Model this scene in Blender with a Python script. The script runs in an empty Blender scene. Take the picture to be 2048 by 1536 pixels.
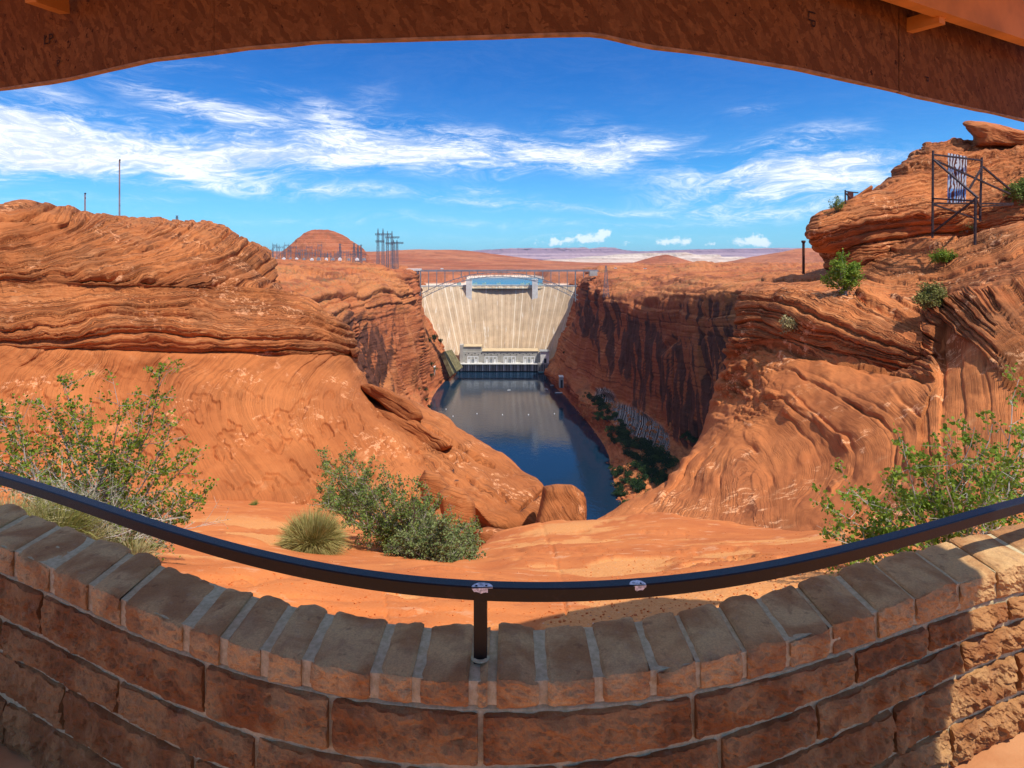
import bpy, math, random
import numpy as np
from mathutils import Vector, Matrix
R = math.radians
scene = bpy.context.scene
COL = scene.collection

# ---------------------------------------------------------------- camera
EYE_Z = 1.86          # eye height above the shelter floor (z = 0)
FPX, HX, HY = 1220.0, 1024.0, 515.0
cd = bpy.data.cameras.new('camera')
cam = bpy.data.objects.new('camera', cd); COL.objects.link(cam)
cam.location = (0, 0, EYE_Z); cam.rotation_euler = (R(90), 0, 0)
cd.sensor_width = 36; cd.lens = FPX/2048*36
cd.shift_y = -(768-HY)/2048
cd.clip_start = 0.05; cd.clip_end = 90000
scene.camera = cam

# ---------------------------------------------------------------- sun, sky, exposure
SUN = Vector((0.44, -0.35, 0.95)).normalized()
SUN_EL = math.asin(SUN.z); SUN_ROT = math.atan2(SUN.x, SUN.y)
ld = bpy.data.lights.new('sun', 'SUN'); ld.energy = 3.5; ld.angle = R(0.53); ld.color = (1.0, 0.95, 0.86)
sun = bpy.data.objects.new('sun', ld); COL.objects.link(sun)
sun.rotation_euler = SUN.to_track_quat('Z', 'Y').to_euler(); sun.location = (0, 0, 40)

scene.view_settings.view_transform = 'Standard'
scene.view_settings.look = 'None'
scene.view_settings.gamma = 1
scene.view_settings.exposure = 0.6
scene.view_settings.use_curve_mapping = False
scene.cycles.max_bounces = 6
scene.cycles.diffuse_bounces = 3
scene.cycles.glossy_bounces = 3
scene.cycles.transparent_max_bounces = 4
scene.cycles.volume_bounces = 0
HAZE_D = 1.7e-5

class NT:
    """thin wrapper to write node trees compactly"""
    def __init__(s, tree): s.t = tree; s.n = tree.nodes; s.l = tree.links
    def a(s, typ, ins=None, **kw):
        nd = s.n.new(typ)
        for k, v in kw.items(): setattr(nd, k, v)
        for k, v in (ins or {}).items():
            sock = nd.inputs[k]
            if isinstance(v, bpy.types.NodeSocket): s.l.new(v, sock)
            else: sock.default_value = v
        return nd
    def m(s, op, a, b=0.0, c=None, clamp=False):
        nd = s.n.new('ShaderNodeMath'); nd.operation = op; nd.use_clamp = clamp
        for i, v in enumerate((a, b) if c is None else (a, b, c)):
            if isinstance(v, bpy.types.NodeSocket): s.l.new(v, nd.inputs[i])
            else: nd.inputs[i].default_value = v
        return nd.outputs[0]
    def mix(s, f, a, b, blend='MIX'):
        nd = s.n.new('ShaderNodeMix'); nd.data_type = 'RGBA'; nd.blend_type = blend; nd.clamp_factor = True
        for i, v in ((0, f), (6, a), (7, b)):
            if isinstance(v, bpy.types.NodeSocket): s.l.new(v, nd.inputs[i])
            else: nd.inputs[i].default_value = (*v, 1) if isinstance(v, tuple) and len(v) == 3 else v
        return nd.outputs[2]
    def ss(s, v, lo, hi, a=0.0, b=1.0):
        nd = s.n.new('ShaderNodeMapRange'); nd.interpolation_type = 'SMOOTHSTEP'
        s.l.new(v, nd.inputs[0])
        for i, x in ((1, lo), (2, hi), (3, a), (4, b)): nd.inputs[i].default_value = x
        return nd.outputs[0]
    def noise(s, vec, scale, detail=4, rough=0.55, dist=0.0, w=None):
        nd = s.n.new('ShaderNodeTexNoise')
        if w is not None:
            nd.noise_dimensions = '1D'; s.l.new(w, nd.inputs['W'])
        else: s.l.new(vec, nd.inputs['Vector'])
        nd.inputs['Scale'].default_value = scale; nd.inputs['Detail'].default_value = detail
        nd.inputs['Roughness'].default_value = rough; nd.inputs['Distortion'].default_value = dist
        return nd.outputs['Fac']
    def mapp(s, vec, loc=(0, 0, 0), rot=(0, 0, 0), sc=(1, 1, 1), typ='POINT'):
        nd = s.n.new('ShaderNodeMapping'); nd.vector_type = typ
        s.l.new(vec, nd.inputs[0]); nd.inputs[1].default_value = loc; nd.inputs[2].default_value = rot; nd.inputs[3].default_value = sc
        return nd.outputs[0]

world = bpy.data.worlds.new('World'); scene.world = world; world.use_nodes = True
w = NT(world.node_tree); w.n.clear()
sky = w.a('ShaderNodeTexSky', sky_type='NISHITA', sun_disc=False, sun_elevation=SUN_EL, sun_rotation=SUN_ROT,
          altitude=1200, air_density=1.0, dust_density=0.4, ozone_density=2.5)
tc = w.a('ShaderNodeTexCoord')
sep = w.a('ShaderNodeSeparateXYZ', {0: tc.outputs['Generated']})
sx, sy, sz = sep.outputs
az = w.m('ARCTAN2', sx, sy)
rad = w.m('SQRT', w.m('ADD', w.m('MULTIPLY', sx, sx), w.m('MULTIPLY', sy, sy)))
te = w.m('DIVIDE', sz, w.m('MAXIMUM', rad, 0.02))          # tan(elevation)
sv = w.a('ShaderNodeCombineXYZ', {0: az, 1: te, 2: 0.0}).outputs[0]
# the deep polarised blue of the photograph's sky
base = w.mix(1.0, sky.outputs[0], (0.27, 0.72, 1.0), 'MULTIPLY')
base = w.mix(w.ss(te, 0.02, 0.34), base, w.mix(1.0, base, (0.22, 0.62, 0.92), 'MULTIPLY'))
# cirrus: soft bands, torn by stretched and swept noise
CIRRUS = [  # px, py, rx, ry, tilt(deg, + = rising to the right), strength
 (50,262,170,44,-14,1.),(150,255,160,40,-12,.7),(430,300,260,50,-4,.7),(700,290,200,50,-10,.6),(1120,300,220,30,-6,.6),(20,300,200,50,-8,.9),(150,305,190,40,-6,.8),(40,330,150,34,3,.8),(340,205,120,30,-16,.95),(440,245,120,24,-8,.6),
 (120,190,80,22,-10,.4),(350,130,90,12,8,.4),(330,318,230,40,0,.9),(560,325,240,34,2,1.),(640,235,70,34,-40,.7),
 (720,205,60,26,30,.35),(760,298,150,46,-4,1.),(850,280,110,34,-10,.9),(930,330,190,22,0,.9),(1080,322,180,34,3,.9),
 (1230,310,110,34,12,.9),(1330,290,60,18,25,.5),(1000,403,420,11,-3,.75),(620,386,150,10,-3,.8),(960,378,60,8,0,.7),
 (1500,360,200,26,5,.9),(1660,335,150,30,4,1.),(1740,365,200,34,0,1.),(1480,392,180,22,3,.75),(1700,400,200,16,0,.8),
 (1470,228,55,12,0,.35),(1190,255,90,30,-10,.5),(1050,290,160,30,-14,.6),(1400,330,160,30,8,.5),(900,440,500,9,-1,.35),(1250,470,400,7,0,.3),(250,470,250,8,2,.3),(1400,440,300,9,2,.4),(1600,300,120,34,14,.6),(1680,270,60,12,0,.25),(80,400,100,11,6,.45),(300,395,130,10,4,.4),
 (1560,420,200,12,0,.45),(380,368,90,8,6,.35),(560,440,300,8,0,.2),(1250,440,300,8,0,.2),(-120,300,150,70,0,.9),
 (2150,330,200,60,0,.8),(530,190,60,30,-50,.3),(1540,300,80,30,10,.3)]
def px_dir(px, py):
    u = (px-HX)/FPX; v = (HY-py)/FPX
    return math.atan(u), v*math.cos(math.atan(u)), math.cos(math.atan(u))
def blobs(lst, tree, vec):
    acc = None
    for (px, py, rx, ry, tilt, st) in lst:
        a_, e_, c_ = px_dir(px, py)
        mp = tree.mapp(vec, (a_, e_, 0), (0, 0, R(tilt)), (rx/FPX*c_*c_*1.5, ry/FPX*c_*1.5, 1.0), 'TEXTURE')
        g = tree.a('ShaderNodeTexGradient', {0: mp}, gradient_type='SPHERICAL').outputs['Fac']
        g = tree.m('MULTIPLY', g, st*1.25)
        acc = g if acc is None else tree.m('ADD', acc, g)
    return acc
warp = w.a('ShaderNodeTexNoise', {'Vector': w.mapp(sv, sc=(3.0, 7.0, 1)), 'Scale': 1.0, 'Detail': 3.0})
wv = w.a('ShaderNodeVectorMath', {0: warp.outputs['Color'], 1: (0.5, 0.5, 0.5)}, operation='SUBTRACT')
wv2 = w.a('ShaderNodeVectorMath', {0: wv.outputs[0], 1: (0.16, 0.10, 0.0)}, operation='MULTIPLY')
svw = w.a('ShaderNodeVectorMath', {0: sv, 1: wv2.outputs[0]}, operation='ADD').outputs[0]
mask = blobs(CIRRUS, w, svw)
n1 = w.noise(w.mapp(svw, rot=(0, 0, R(-9)), sc=(3.2, 17, 1)), 1.6, 8, 0.62, 0.7)
n2 = w.noise(w.mapp(svw, rot=(0, 0, R(38)), sc=(6, 26, 1)), 1.7, 6, 0.6, 0.5)
nn = w.m('ADD', w.m('MULTIPLY', n1, 0.65), w.m('MULTIPLY', n2, 0.35))
# general cirrus elsewhere round the sky, so it goes on outside the frame
outer = w.m('MULTIPLY', w.ss(w.m('ABSOLUTE', az), 0.85, 1.2), w.m('MULTIPLY', w.ss(te, 0.05, 0.2), w.ss(w.noise(w.mapp(sv, sc=(1.2, 2.4, 1)), 1.3, 3), 0.45, 0.75)))
mask = w.m('ADD', mask, w.m('MULTIPLY', outer, 0.8))
# white cirrus veil added overhead, unseen, to brighten the shaded wall caps
szc = w.m('MAXIMUM', sz, 0.15)
ov = w.a('ShaderNodeCombineXYZ', {0: w.m('DIVIDE', sx, szc), 1: w.m('DIVIDE', sy, szc), 2: 0.0}).outputs[0]
over = w.m('MULTIPLY', w.ss(te, 0.50, 0.95), w.ss(w.noise(w.mapp(ov, rot=(0, 0, R(25)), sc=(.7, 1.5, 1)), 1.2, 6, .6, .6), .36, .60))
n3 = w.noise(w.mapp(svw, rot=(0, 0, R(-14)), sc=(11, 46, 1)), 2.2, 8, 0.72, 1.6)
nn = w.m('ADD', w.m('MULTIPLY', nn, .72), w.m('MULTIPLY', n3, .28))
dens = w.m('ADD', w.m('MULTIPLY', mask, .85), w.m('MULTIPLY', w.m('SUBTRACT', nn, 0.55), w.m('ADD', w.m('MULTIPLY', w.m('MINIMUM', mask, 1.0), 7.0), 0.3)))
dens = w.m('MULTIPLY', w.ss(dens, -0.2, 1.85), 0.97)
dens = w.m('MAXIMUM', dens, w.m('MULTIPLY', over, 0.75))
PUFFS = [(1105,482,10,13,0,1.),(1130,482,18,10,0,.9),(1165,478,16,14,0,1.1),(1207,468,15,13,0,1.2),(1190,480,14,12,0,.8),
 (1325,484,18,8,0,1.),(1355,482,16,10,0,.9),(1375,484,10,10,0,.8),(1480,484,22,9,0,1.),(1512,480,16,14,0,1.2),(1532,486,16,8,0,1.),
 (1250,486,14,8,0,.6),(1075,486,14,7,0,.6),(1420,488,14,6,0,.6)]
pm = blobs(PUFFS, w, sv)
pn = w.noise(w.mapp(sv, sc=(90, 110, 1)), 1.0, 6, 0.7)
pd = w.ss(w.m('ADD', pm, w.m('MULTIPLY', w.m('SUBTRACT', pn, 0.52), 2.6)), 0.35, 1.0)
pd = w.m('MULTIPLY', pd, w.ss(pm, 0.02, 0.2))
hz = w.ss(te, 0.15, -0.01)
col = w.mix(w.m('MULTIPLY', hz, 0.45), base, (1.5, 3.2, 5.0))
cshade = w.mix(w.ss(w.m('ADD', w.m('MULTIPLY', n3, .6), w.m('MULTIPLY', n1, .4)), .42, .60), (4.6, 5.2, 6.4), (7.4, 7.6, 8.0))
col = w.mix(dens, col, cshade)
col = w.mix(w.m('MULTIPLY', pd, 0.62), col, (7.4, 7.5, 7.6))
bg = w.a('ShaderNodeBackground', {'Color': col, 'Strength': 0.11})
w.l.new(bg.outputs[0], w.a('ShaderNodeOutputWorld').inputs[0])

# ---------------------------------------------------------------- geometry helpers
def P(px, py, d):
    """the point that the photograph shows at (px, py), d metres ahead of the eye"""
    return ((px-HX)/FPX*d, d, EYE_Z-(py-HY)/FPX*d)
def WX(x, y, z): return (x, y, z+EYE_Z)
def to_px(pts):
    y = np.maximum(pts[..., 1], .01)
    return HX+pts[..., 0]/y*FPX, HY-(pts[..., 2]-EYE_Z)/y*FPX

_rng = np.random.RandomState(7)
_perm = _rng.permutation(256); _perm = np.concatenate([_perm, _perm, _perm])
_grad = _rng.normal(size=(256, 3)); _grad /= np.linalg.norm(_grad, axis=1)[:, None]
def perlin(x, y, z):
    x, y, z = np.broadcast_arrays(np.asarray(x, float), np.asarray(y, float), np.asarray(z, float))
    xi, yi, zi = np.floor(x).astype(int), np.floor(y).astype(int), np.floor(z).astype(int)
    xf, yf, zf = x-xi, y-yi, z-zi
    xi &= 255; yi &= 255; zi &= 255
    f = lambda t: t*t*t*(t*(t*6-15)+10)
    u, v, ww = f(xf), f(yf), f(zf)
    def g(dx, dy, dz):
        h = _perm[_perm[_perm[xi+dx]+yi+dy]+zi+dz]
        q = _grad[h]
        return q[..., 0]*(xf-dx)+q[..., 1]*(yf-dy)+q[..., 2]*(zf-dz)
    L = lambda a, b, t: a+(b-a)*t
    return 1.5*L(L(L(g(0,0,0), g(1,0,0), u), L(g(0,1,0), g(1,1,0), u), v), L(L(g(0,0,1), g(1,0,1), u), L(g(0,1,1), g(1,1,1), u), v), ww)
def fbm(x, y, z, o=4, rough=0.5):
    s, a, f = 0, 1.0, 1.0
    for i in range(o):
        s = s+a*perlin(x*f+i*17.3, y*f+i*5.1, z*f+i*9.7); a *= rough; f *= 2.03
    return s
def sstep(v, a, b):
    t = np.clip((v-a)/(b-a), 0, 1); return t*t*(3-2*t)
def gauss1(a, k):
    return a

def hermite(ts, V, t):
    """smooth interpolation of rows V (K, ...) given at ts, sampled at t"""
    ts = np.asarray(ts, float); V = np.asarray(V, float)
    K = len(ts)
    d = np.diff(V, axis=0)/np.diff(ts).reshape((-1,)+(1,)*(V.ndim-1))
    m = np.empty_like(V); m[0] = d[0]; m[-1] = d[-1]
    if K > 2:
        a, b = d[:-1], d[1:]
        m[1:-1] = np.where(a*b > 0, 2*a*b/(a+b+np.where(a*b > 0, 0, 1)), 0)*0.6+0.4*(a+b)/2
    i = np.clip(np.searchsorted(ts, t, side='right')-1, 0, K-2)
    h = (ts[i+1]-ts[i]); s = ((t-ts[i])/h).reshape((-1,)+(1,)*(V.ndim-1)); h = h.reshape(s.shape)
    return (2*s**3-3*s**2+1)*V[i]+(s**3-2*s**2+s)*h*m[i]+(-2*s**3+3*s**2)*V[i+1]+(s**3-s**2)*h*m[i+1]

def lattice(rows, nu, nv, wmax=260, back=0):
    """rows: lists of (px, py, d) or world points WX -> smooth grid (nv, nu, 3) of world points"""
    rr = []
    for row in rows:
        pts = np.array([P(*q) if len(q) == 3 else q[:3] for q in row])
        ax, ay = to_px(pts)
        seg = np.hypot(np.diff(ax), np.diff(ay)); seg = np.clip(seg, 6, wmax)
        wgt = seg*np.where(((ax[1:]+ax[:-1])/2 < -60) | ((ax[1:]+ax[:-1])/2 > 2110), .22, 1.0)
        t = np.concatenate([[0], np.cumsum(seg)]); cw = np.concatenate([[0], np.cumsum(wgt)]); cw /= cw[-1]
        rr.append(hermite(t, pts, np.interp(np.linspace(0, 1, nu), cw, t)))
    rr = np.array(rr)
    ax, ay = to_px(rr)
    seg = np.clip(np.hypot(np.diff(ax, axis=0), np.diff(ay, axis=0)).mean(axis=1), 8, wmax)
    wgt = seg.copy()
    if back: wgt[-back:] *= .12
    t = np.concatenate([[0], np.cumsum(seg)]); cw = np.concatenate([[0], np.cumsum(wgt)]); cw /= cw[-1]
    return hermite(t, rr, np.interp(np.linspace(0, 1, nv), cw, t))

def normals(G, toward=None):
    du = np.gradient(G, axis=1); dv = np.gradient(G, axis=0)
    n = np.cross(du, dv); n /= np.linalg.norm(n, axis=2)[..., None]+1e-9
    if toward is not None:
        s = np.sign(np.sum(n*(np.array(toward)-G), axis=2).mean()); n *= s
    return n

def tps(lines, qx, qy, smooth=4.0):
    """scalar field whose level lines follow the drawn lines: lines = [(value, [(x,y),...]), ...]"""
    X, Y, V = [], [], []
    for v, pl in lines:
        pl = np.array(pl, float)
        L = np.concatenate([[0], np.cumsum(np.hypot(*np.diff(pl, axis=0).T))])
        n = max(2, int(L[-1]/45)+1); t = np.linspace(0, L[-1], n)
        X += list(np.interp(t, L, pl[:, 0])); Y += list(np.interp(t, L, pl[:, 1])); V += [v]*n
    X, Y, V = np.array(X)/100, np.array(Y)/100, np.array(V, float)
    def U(r2): return r2*np.log(r2+1e-9)
    K = U((X[:, None]-X)**2+(Y[:, None]-Y)**2)+np.eye(len(X))*smooth*.02
    Q = np.stack([np.ones_like(X), X, Y], 1)
    A = np.block([[K, Q], [Q.T, np.zeros((3, 3))]])
    c = np.linalg.solve(A, np.concatenate([V, np.zeros(3)]))
    qx, qy = qx/100, qy/100
    out = c[-3]+c[-2]*qx+c[-1]*qy
    for i in range(len(X)): out = out+c[i]*U((qx-X[i])**2+(qy-Y[i])**2)
    return out

def ledges(b, seed, tmin, tmax, notch=0.6, sharp=0.12):
    """sandstone lamina profile along bedding coordinate b: each lamina sticks out by its own amount, rounded, with an undercut"""
    r = np.random.RandomState(int(seed*7)%99991)
    lo, hi = b.min()-tmax, b.max()+tmax
    n = int((hi-lo)/((tmin+tmax)/2)*1.4)+8
    ed = lo+np.concatenate([[0], np.cumsum(r.uniform(tmin, tmax, n))])
    pr = r.uniform(0, 1, n+1); dp = r.uniform(0, 1, n+1)**2
    i = np.clip(np.searchsorted(ed, b, side='right')-1, 0, n-1)
    f = (b-ed[i])/(ed[i+1]-ed[i])
    prev = pr[np.maximum(i-1, 0)]; s = sstep(f, 0, sharp)
    v = prev+(pr[i]-prev)*s
    v = v+0.35*np.sqrt(np.clip(1-(2*f-1)**2, 0, 1))-0.2
    v = v-notch*dp[i]*np.exp(-(f/0.13)**2)-notch*dp[np.minimum(i+1, n-1)]*np.exp(-((1-f)/0.06)**2)
    return v

def inpoly(poly, x, y):
    c = np.zeros(x.shape, bool); n = len(poly)
    for i in range(n):
        x0, y0 = poly[i]; x1, y1 = poly[(i+1) % n]
        if y0 == y1: continue
        k = ((y0 > y) != (y1 > y)) & (x < (x1-x0)*(y-y0)/(y1-y0)+x0)
        c ^= k
    return c

def link(o, parent=None):
    COL.objects.link(o)
    if parent is not None: o.parent = parent
    return o
def tag(o, label=None, cat=None, group=None, kind=None):
    if label: o['label'] = label
    if cat: o['category'] = cat
    if group: o['group'] = group
    if kind: o['kind'] = kind
    return o
def empty(name, loc, **kw):
    o = bpy.data.objects.new(name, None); o.empty_display_size = 0.1; o.location = loc
    link(o); tag(o, **kw); return o
def mesh_obj(name, verts, faces, mat, parent=None, smooth=False, world_space=True, **kw):
    me = bpy.data.meshes.new(name)
    me.from_pydata([tuple(v) for v in verts] if not isinstance(verts, np.ndarray) else verts.tolist(), [], faces)
    if smooth: me.polygons.foreach_set('use_smooth', [True]*len(me.polygons))
    if mat: me.materials.append(mat)
    o = bpy.data.objects.new(name, me); link(o, parent)
    if parent is not None and world_space:
        p = parent; off = Vector((0, 0, 0))
        while p is not None: off += p.location; p = p.parent
        me.transform(Matrix.Translation(-off))
    tag(o, **kw)
    return o
def grid_obj(name, G, mat, parent=None, attrs=None, smooth=True, flip=False, **kw):
    nv, nu = G.shape[:2]
    me = bpy.data.meshes.new(name)
    me.vertices.add(nu*nv); me.vertices.foreach_set('co', G.reshape(-1).astype(np.float32))
    i = np.arange((nv-1)*(nu-1)); r, c = i//(nu-1), i % (nu-1); a = r*nu+c
    q = np.stack([a, a+1, a+nu+1, a+nu], 1)
    if flip: q = q[:, ::-1]
    nf = len(q)
    me.loops.add(nf*4); me.loops.foreach_set('vertex_index', q.reshape(-1).astype(np.int32))
    me.polygons.add(nf); me.polygons.foreach_set('loop_start', (np.arange(nf)*4).astype(np.int32))
    me.polygons.foreach_set('loop_total', np.full(nf, 4, np.int32))
    me.polygons.foreach_set('use_smooth', np.full(nf, smooth))
    me.update(calc_edges=True)
    for k, v in (attrs or {}).items():
        at = me.attributes.new(k, 'FLOAT', 'POINT'); at.data.foreach_set('value', v.reshape(-1).astype(np.float32))
    me.materials.append(mat)
    o = bpy.data.objects.new(name, me); link(o, parent); tag(o, **kw)
    if parent is not None: me.transform(Matrix.Translation(-parent.location))
    return o

class MB:
    def __init__(s): s.v = []; s.f = []
    def add(s, v, f):
        k = len(s.v); s.v += [tuple(q) for q in v]; s.f += [tuple(i+k for i in q) for q in f]
    def box(s, c, size, rz=0.0):
        x, y, z = [q/2 for q in size]; ca, sa = math.cos(rz), math.sin(rz)
        V = []
        for dz in (-z, z):
            for dx, dy in ((-x, -y), (x, -y), (x, y), (-x, y)):
                V.append((c[0]+dx*ca-dy*sa, c[1]+dx*sa+dy*ca, c[2]+dz))
        s.add(V, [(3, 2, 1, 0), (4, 5, 6, 7), (0, 1, 5, 4), (1, 2, 6, 5), (2, 3, 7, 6), (3, 0, 4, 7)])
    def bar(s, a, b, w_, h_=None, up=(0, 0, 1)):
        h_ = h_ or w_
        a, b = Vector(a), Vector(b); d = (b-a).normalized(); u = Vector(up)
        if abs(d.dot(u)) > .95: u = Vector((0, 1, 0))
        sd = d.cross(u).normalized(); uu = sd.cross(d)
        V = []
        for p in (a, b):
            for i, j in ((-1, -1), (1, -1), (1, 1), (-1, 1)): V.append(p+sd*(i*w_/2)+uu*(j*h_/2))
        s.add(V, [(3, 2, 1, 0), (4, 5, 6, 7), (0, 1, 5, 4), (1, 2, 6, 5), (2, 3, 7, 6), (3, 0, 4, 7)])
    def tube(s, pts, rads, n=5):
        V = []; F = []
        for k, p in enumerate(pts):
            p = Vector(p); q = Vector(pts[min(k+1, len(pts)-1)])-Vector(pts[max(k-1, 0)])
            if q.length < 1e-9: q = Vector((0, 0, 1))
            q.normalize(); u = q.cross(Vector((.31, .95, .1)))
            if u.length < .05: u = q.cross(Vector((1, 0, 0)))
            u.normalize(); v = q.cross(u)
            for i in range(n):
                a = i/n*2*math.pi; V.append(p+(u*math.cos(a)+v*math.sin(a))*rads[k])
        for k in range(len(pts)-1):
            for i in range(n): F.append((k*n+i, k*n+(i+1) % n, (k+1)*n+(i+1) % n, (k+1)*n+i))
        F.append(tuple(range(n-1, -1, -1))); F.append(tuple(range((len(pts)-1)*n, len(pts)*n)))
        s.add(V, F)
    def build(s, name, mat, parent=None, **kw): return mesh_obj(name, s.v, s.f, mat, parent, **kw)

# ---------------------------------------------------------------- materials
MATS = {}
def new_mat(name):
    m = bpy.data.materials.new(name); m.use_nodes = True; t = NT(m.node_tree); t.n.clear()
    bs = t.a('ShaderNodeBsdfPrincipled'); bs.inputs['Roughness'].default_value = .9
    bs.inputs['Specular IOR Level'].default_value = .12
    out = t.a('ShaderNodeOutputMaterial'); t.l.new(bs.outputs[0], out.inputs[0])
    MATS[name] = m
    return m, t, bs
def setc(t, bs, sock, v):
    if isinstance(v, bpy.types.NodeSocket): t.l.new(v, bs.inputs[sock])
    else: bs.inputs[sock].default_value = (*v, 1) if isinstance(v, tuple) else v
def bump(t, bs, h, strength, dist):
    b = t.a('ShaderNodeBump', {'Height': h, 'Strength': strength, 'Distance': dist}); t.l.new(b.outputs[0], bs.inputs['Normal'])
def simple(name, c, rough=.7, metal=0, var=.25, scale=8., spec=.3, coord='Object', bmp=0.0):
    m, t, bs = new_mat(name)
    tcn = t.a('ShaderNodeTexCoord').outputs[coord]
    n = t.noise(tcn, scale, 4)
    cc = t.mix(t.ss(n, .3, .7), tuple(x*(1-var) for x in c), tuple(min(1, x*(1+var)) for x in c))
    setc(t, bs, 'Base Color', cc); bs.inputs['Roughness'].default_value = rough; bs.inputs['Metallic'].default_value = metal
    bs.inputs['Specular IOR Level'].default_value = spec
    if bmp: bump(t, bs, t.noise(tcn, scale*4, 5), .5, bmp)
    return m

def rock_mat(name, base, light, dark, unit, sc, varn=(.045, .022, .018), bstr=.6):
    """sandstone; 'bed' attribute = bedding coordinate, 'var' = desert varnish, 'lit' = bleached flecks. unit: metres per picture pixel"""
    m, t, bs = new_mat(name)
    co = t.a('ShaderNodeTexCoord').outputs['Object']
    bed = t.a('ShaderNodeAttribute', attribute_name='bed').outputs['Fac']
    va = t.a('ShaderNodeAttribute', attribute_name='var').outputs['Fac']
    fl = t.a('ShaderNodeAttribute', attribute_name='fleck').outputs['Fac']
    lm = t.a('ShaderNodeAttribute', attribute_name='lam').outputs['Fac']
    wob = t.noise(co, sc*.9, 5, .6)
    bw = t.m('ADD', bed, t.m('MULTIPLY', wob, 4.5))
    b1 = t.noise(None, .55, 3, .7, w=bw)          # fine lamination
    b2 = t.noise(None, .12, 2, .5, w=bw)
    big = t.noise(co, sc*.16, 4, .6)
    mid = t.noise(co, sc*.8, 6, .62)
    fine = t.noise(co, sc*9, 4, .7)
    c = t.mix(t.ss(big, .36, .64), base, tuple(.5*a+.5*b for a, b in zip(base, dark)))
    c = t.mix(t.m('MULTIPLY', t.ss(b2, .5, .72), t.m('MULTIPLY', lm, .55)), c, dark)
    c = t.mix(t.m('MULTIPLY', t.ss(b1, .5, .75), t.m('MULTIPLY', lm, .5)), c, light)
    c = t.mix(t.m('MULTIPLY', t.ss(b1, .46, .3), t.m('MULTIPLY', lm, .75)), c, dark)
    vo = t.a('ShaderNodeTexVoronoi', {'Vector': t.mapp(co, sc=(1, 1, 2.2)), 'Scale': sc*1.5}); vc = t.a('ShaderNodeSeparateColor', {0: vo.outputs['Color']}).outputs[0]
    bw = t.m('ADD', bw, t.m('MULTIPLY', vc, 1.0))
    sw1 = t.m('ADD', t.m('MULTIPLY', bw, .17), t.m('MULTIPLY', t.noise(None, .05, 1, .5, w=bw), 3.0)); saw1 = t.m('FRACT', sw1)
    saw2 = t.m('FRACT', t.m('ADD', t.m('MULTIPLY', bw, .47), t.m('MULTIPLY', t.noise(None, .12, 1, .5, w=bw), 2.0)))
    cr = t.noise(None, .16, 2, .5, w=bw); crm = t.ss(t.noise(co, sc*.35, 3, .55), .40, .52)
    cr2 = t.noise(None, .41, 1, .5, w=bw); crm2 = t.ss(t.noise(t.mapp(co, loc=(9, 3, 5)), sc*.5, 3, .55), .44, .55)
    crack = t.m('MULTIPLY', t.m('MAXIMUM', t.m('MULTIPLY', t.ss(t.m('ABSOLUTE', t.m('SUBTRACT', cr, .5)), .030, .004), crm),
                     t.m('MULTIPLY', t.ss(t.m('ABSOLUTE', t.m('SUBTRACT', cr2, .5)), .035, .006), t.m('MULTIPLY', crm2, .8))), t.m('ADD', t.m('MULTIPLY', lm, .8), .15))
    c = t.mix(t.m('MULTIPLY', t.m('MULTIPLY', t.ss(t.noise(co, sc*.28, 4, .65), .50, .64), lm), .4), c, (.26, .115, .05))
    c = t.mix(t.m('MULTIPLY', t.m('MULTIPLY', t.ss(saw1, .16, .0), crm), t.m('MULTIPLY', lm, .6)), c, (.16, .05, .02))
    c = t.mix(t.m('MULTIPLY', crack, .8), c, (.07, .022, .012))  # dark lines paint crevice shade that the bump cannot cast
    c = t.mix(t.m('MULTIPLY', t.ss(mid, .58, .72), .45), c, light)
    c = t.mix(t.m('MULTIPLY', t.ss(mid, .42, .28), .35), c, dark)
    fk = t.ss(t.m('MULTIPLY', t.m('MULTIPLY', t.ss(t.noise(co, sc*2.6, 7, .75), .50, .60), t.ss(t.noise(co, sc*.35, 3), .5, .62)), fl), .2, .6)
    c = t.mix(t.m('MULTIPLY', fk, .7), c, tuple(min(1, x*1.25+.05) for x in light))
    c = t.mix(t.ss(fine, .3, .7, 0, .16), c, dark)
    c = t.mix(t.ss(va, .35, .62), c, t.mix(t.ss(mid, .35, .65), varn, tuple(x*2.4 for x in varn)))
    setc(t, bs, 'Base Color', c)
    h = t.m('ADD', t.m('SUBTRACT', t.m('MULTIPLY', t.m('MULTIPLY', b1, lm), 1.6), t.m('SUBTRACT', t.m('MULTIPLY', crack, 1.6), t.m('MULTIPLY', t.m('MULTIPLY', lm, crm), t.m('ADD', t.m('MULTIPLY', saw1, 1.5), t.m('MULTIPLY', saw2, .7))))), t.m('ADD', t.m('MULTIPLY', mid, .5), t.m('MULTIPLY', fine, .25)))
    bump(t, bs, h, bstr, unit*3.0)
    return m
ROCK_N = rock_mat('sandstone_near', (.50, .165, .050), (.66, .29, .12), (.25, .068, .022), .018, 1.6)
ROCK_R = rock_mat('sandstone_right', (.57, .19, .058), (.72, .34, .145), (.28, .074, .026), .016, 1.6)
ROCK_M = rock_mat('sandstone_far', (.38, .115, .045), (.52, .20, .09), (.17, .042, .022), .6, .035)
# ================================================================ NEAR ROCK
def finish_rock(G, disp, mat, name, attrs, **kw):
    n = normals(G, (0, 0, EYE_Z+3))
    return grid_obj(name, G+n*disp[..., None], mat, attrs=attrs, flip=kw.pop('flip', False), **kw)

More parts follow.
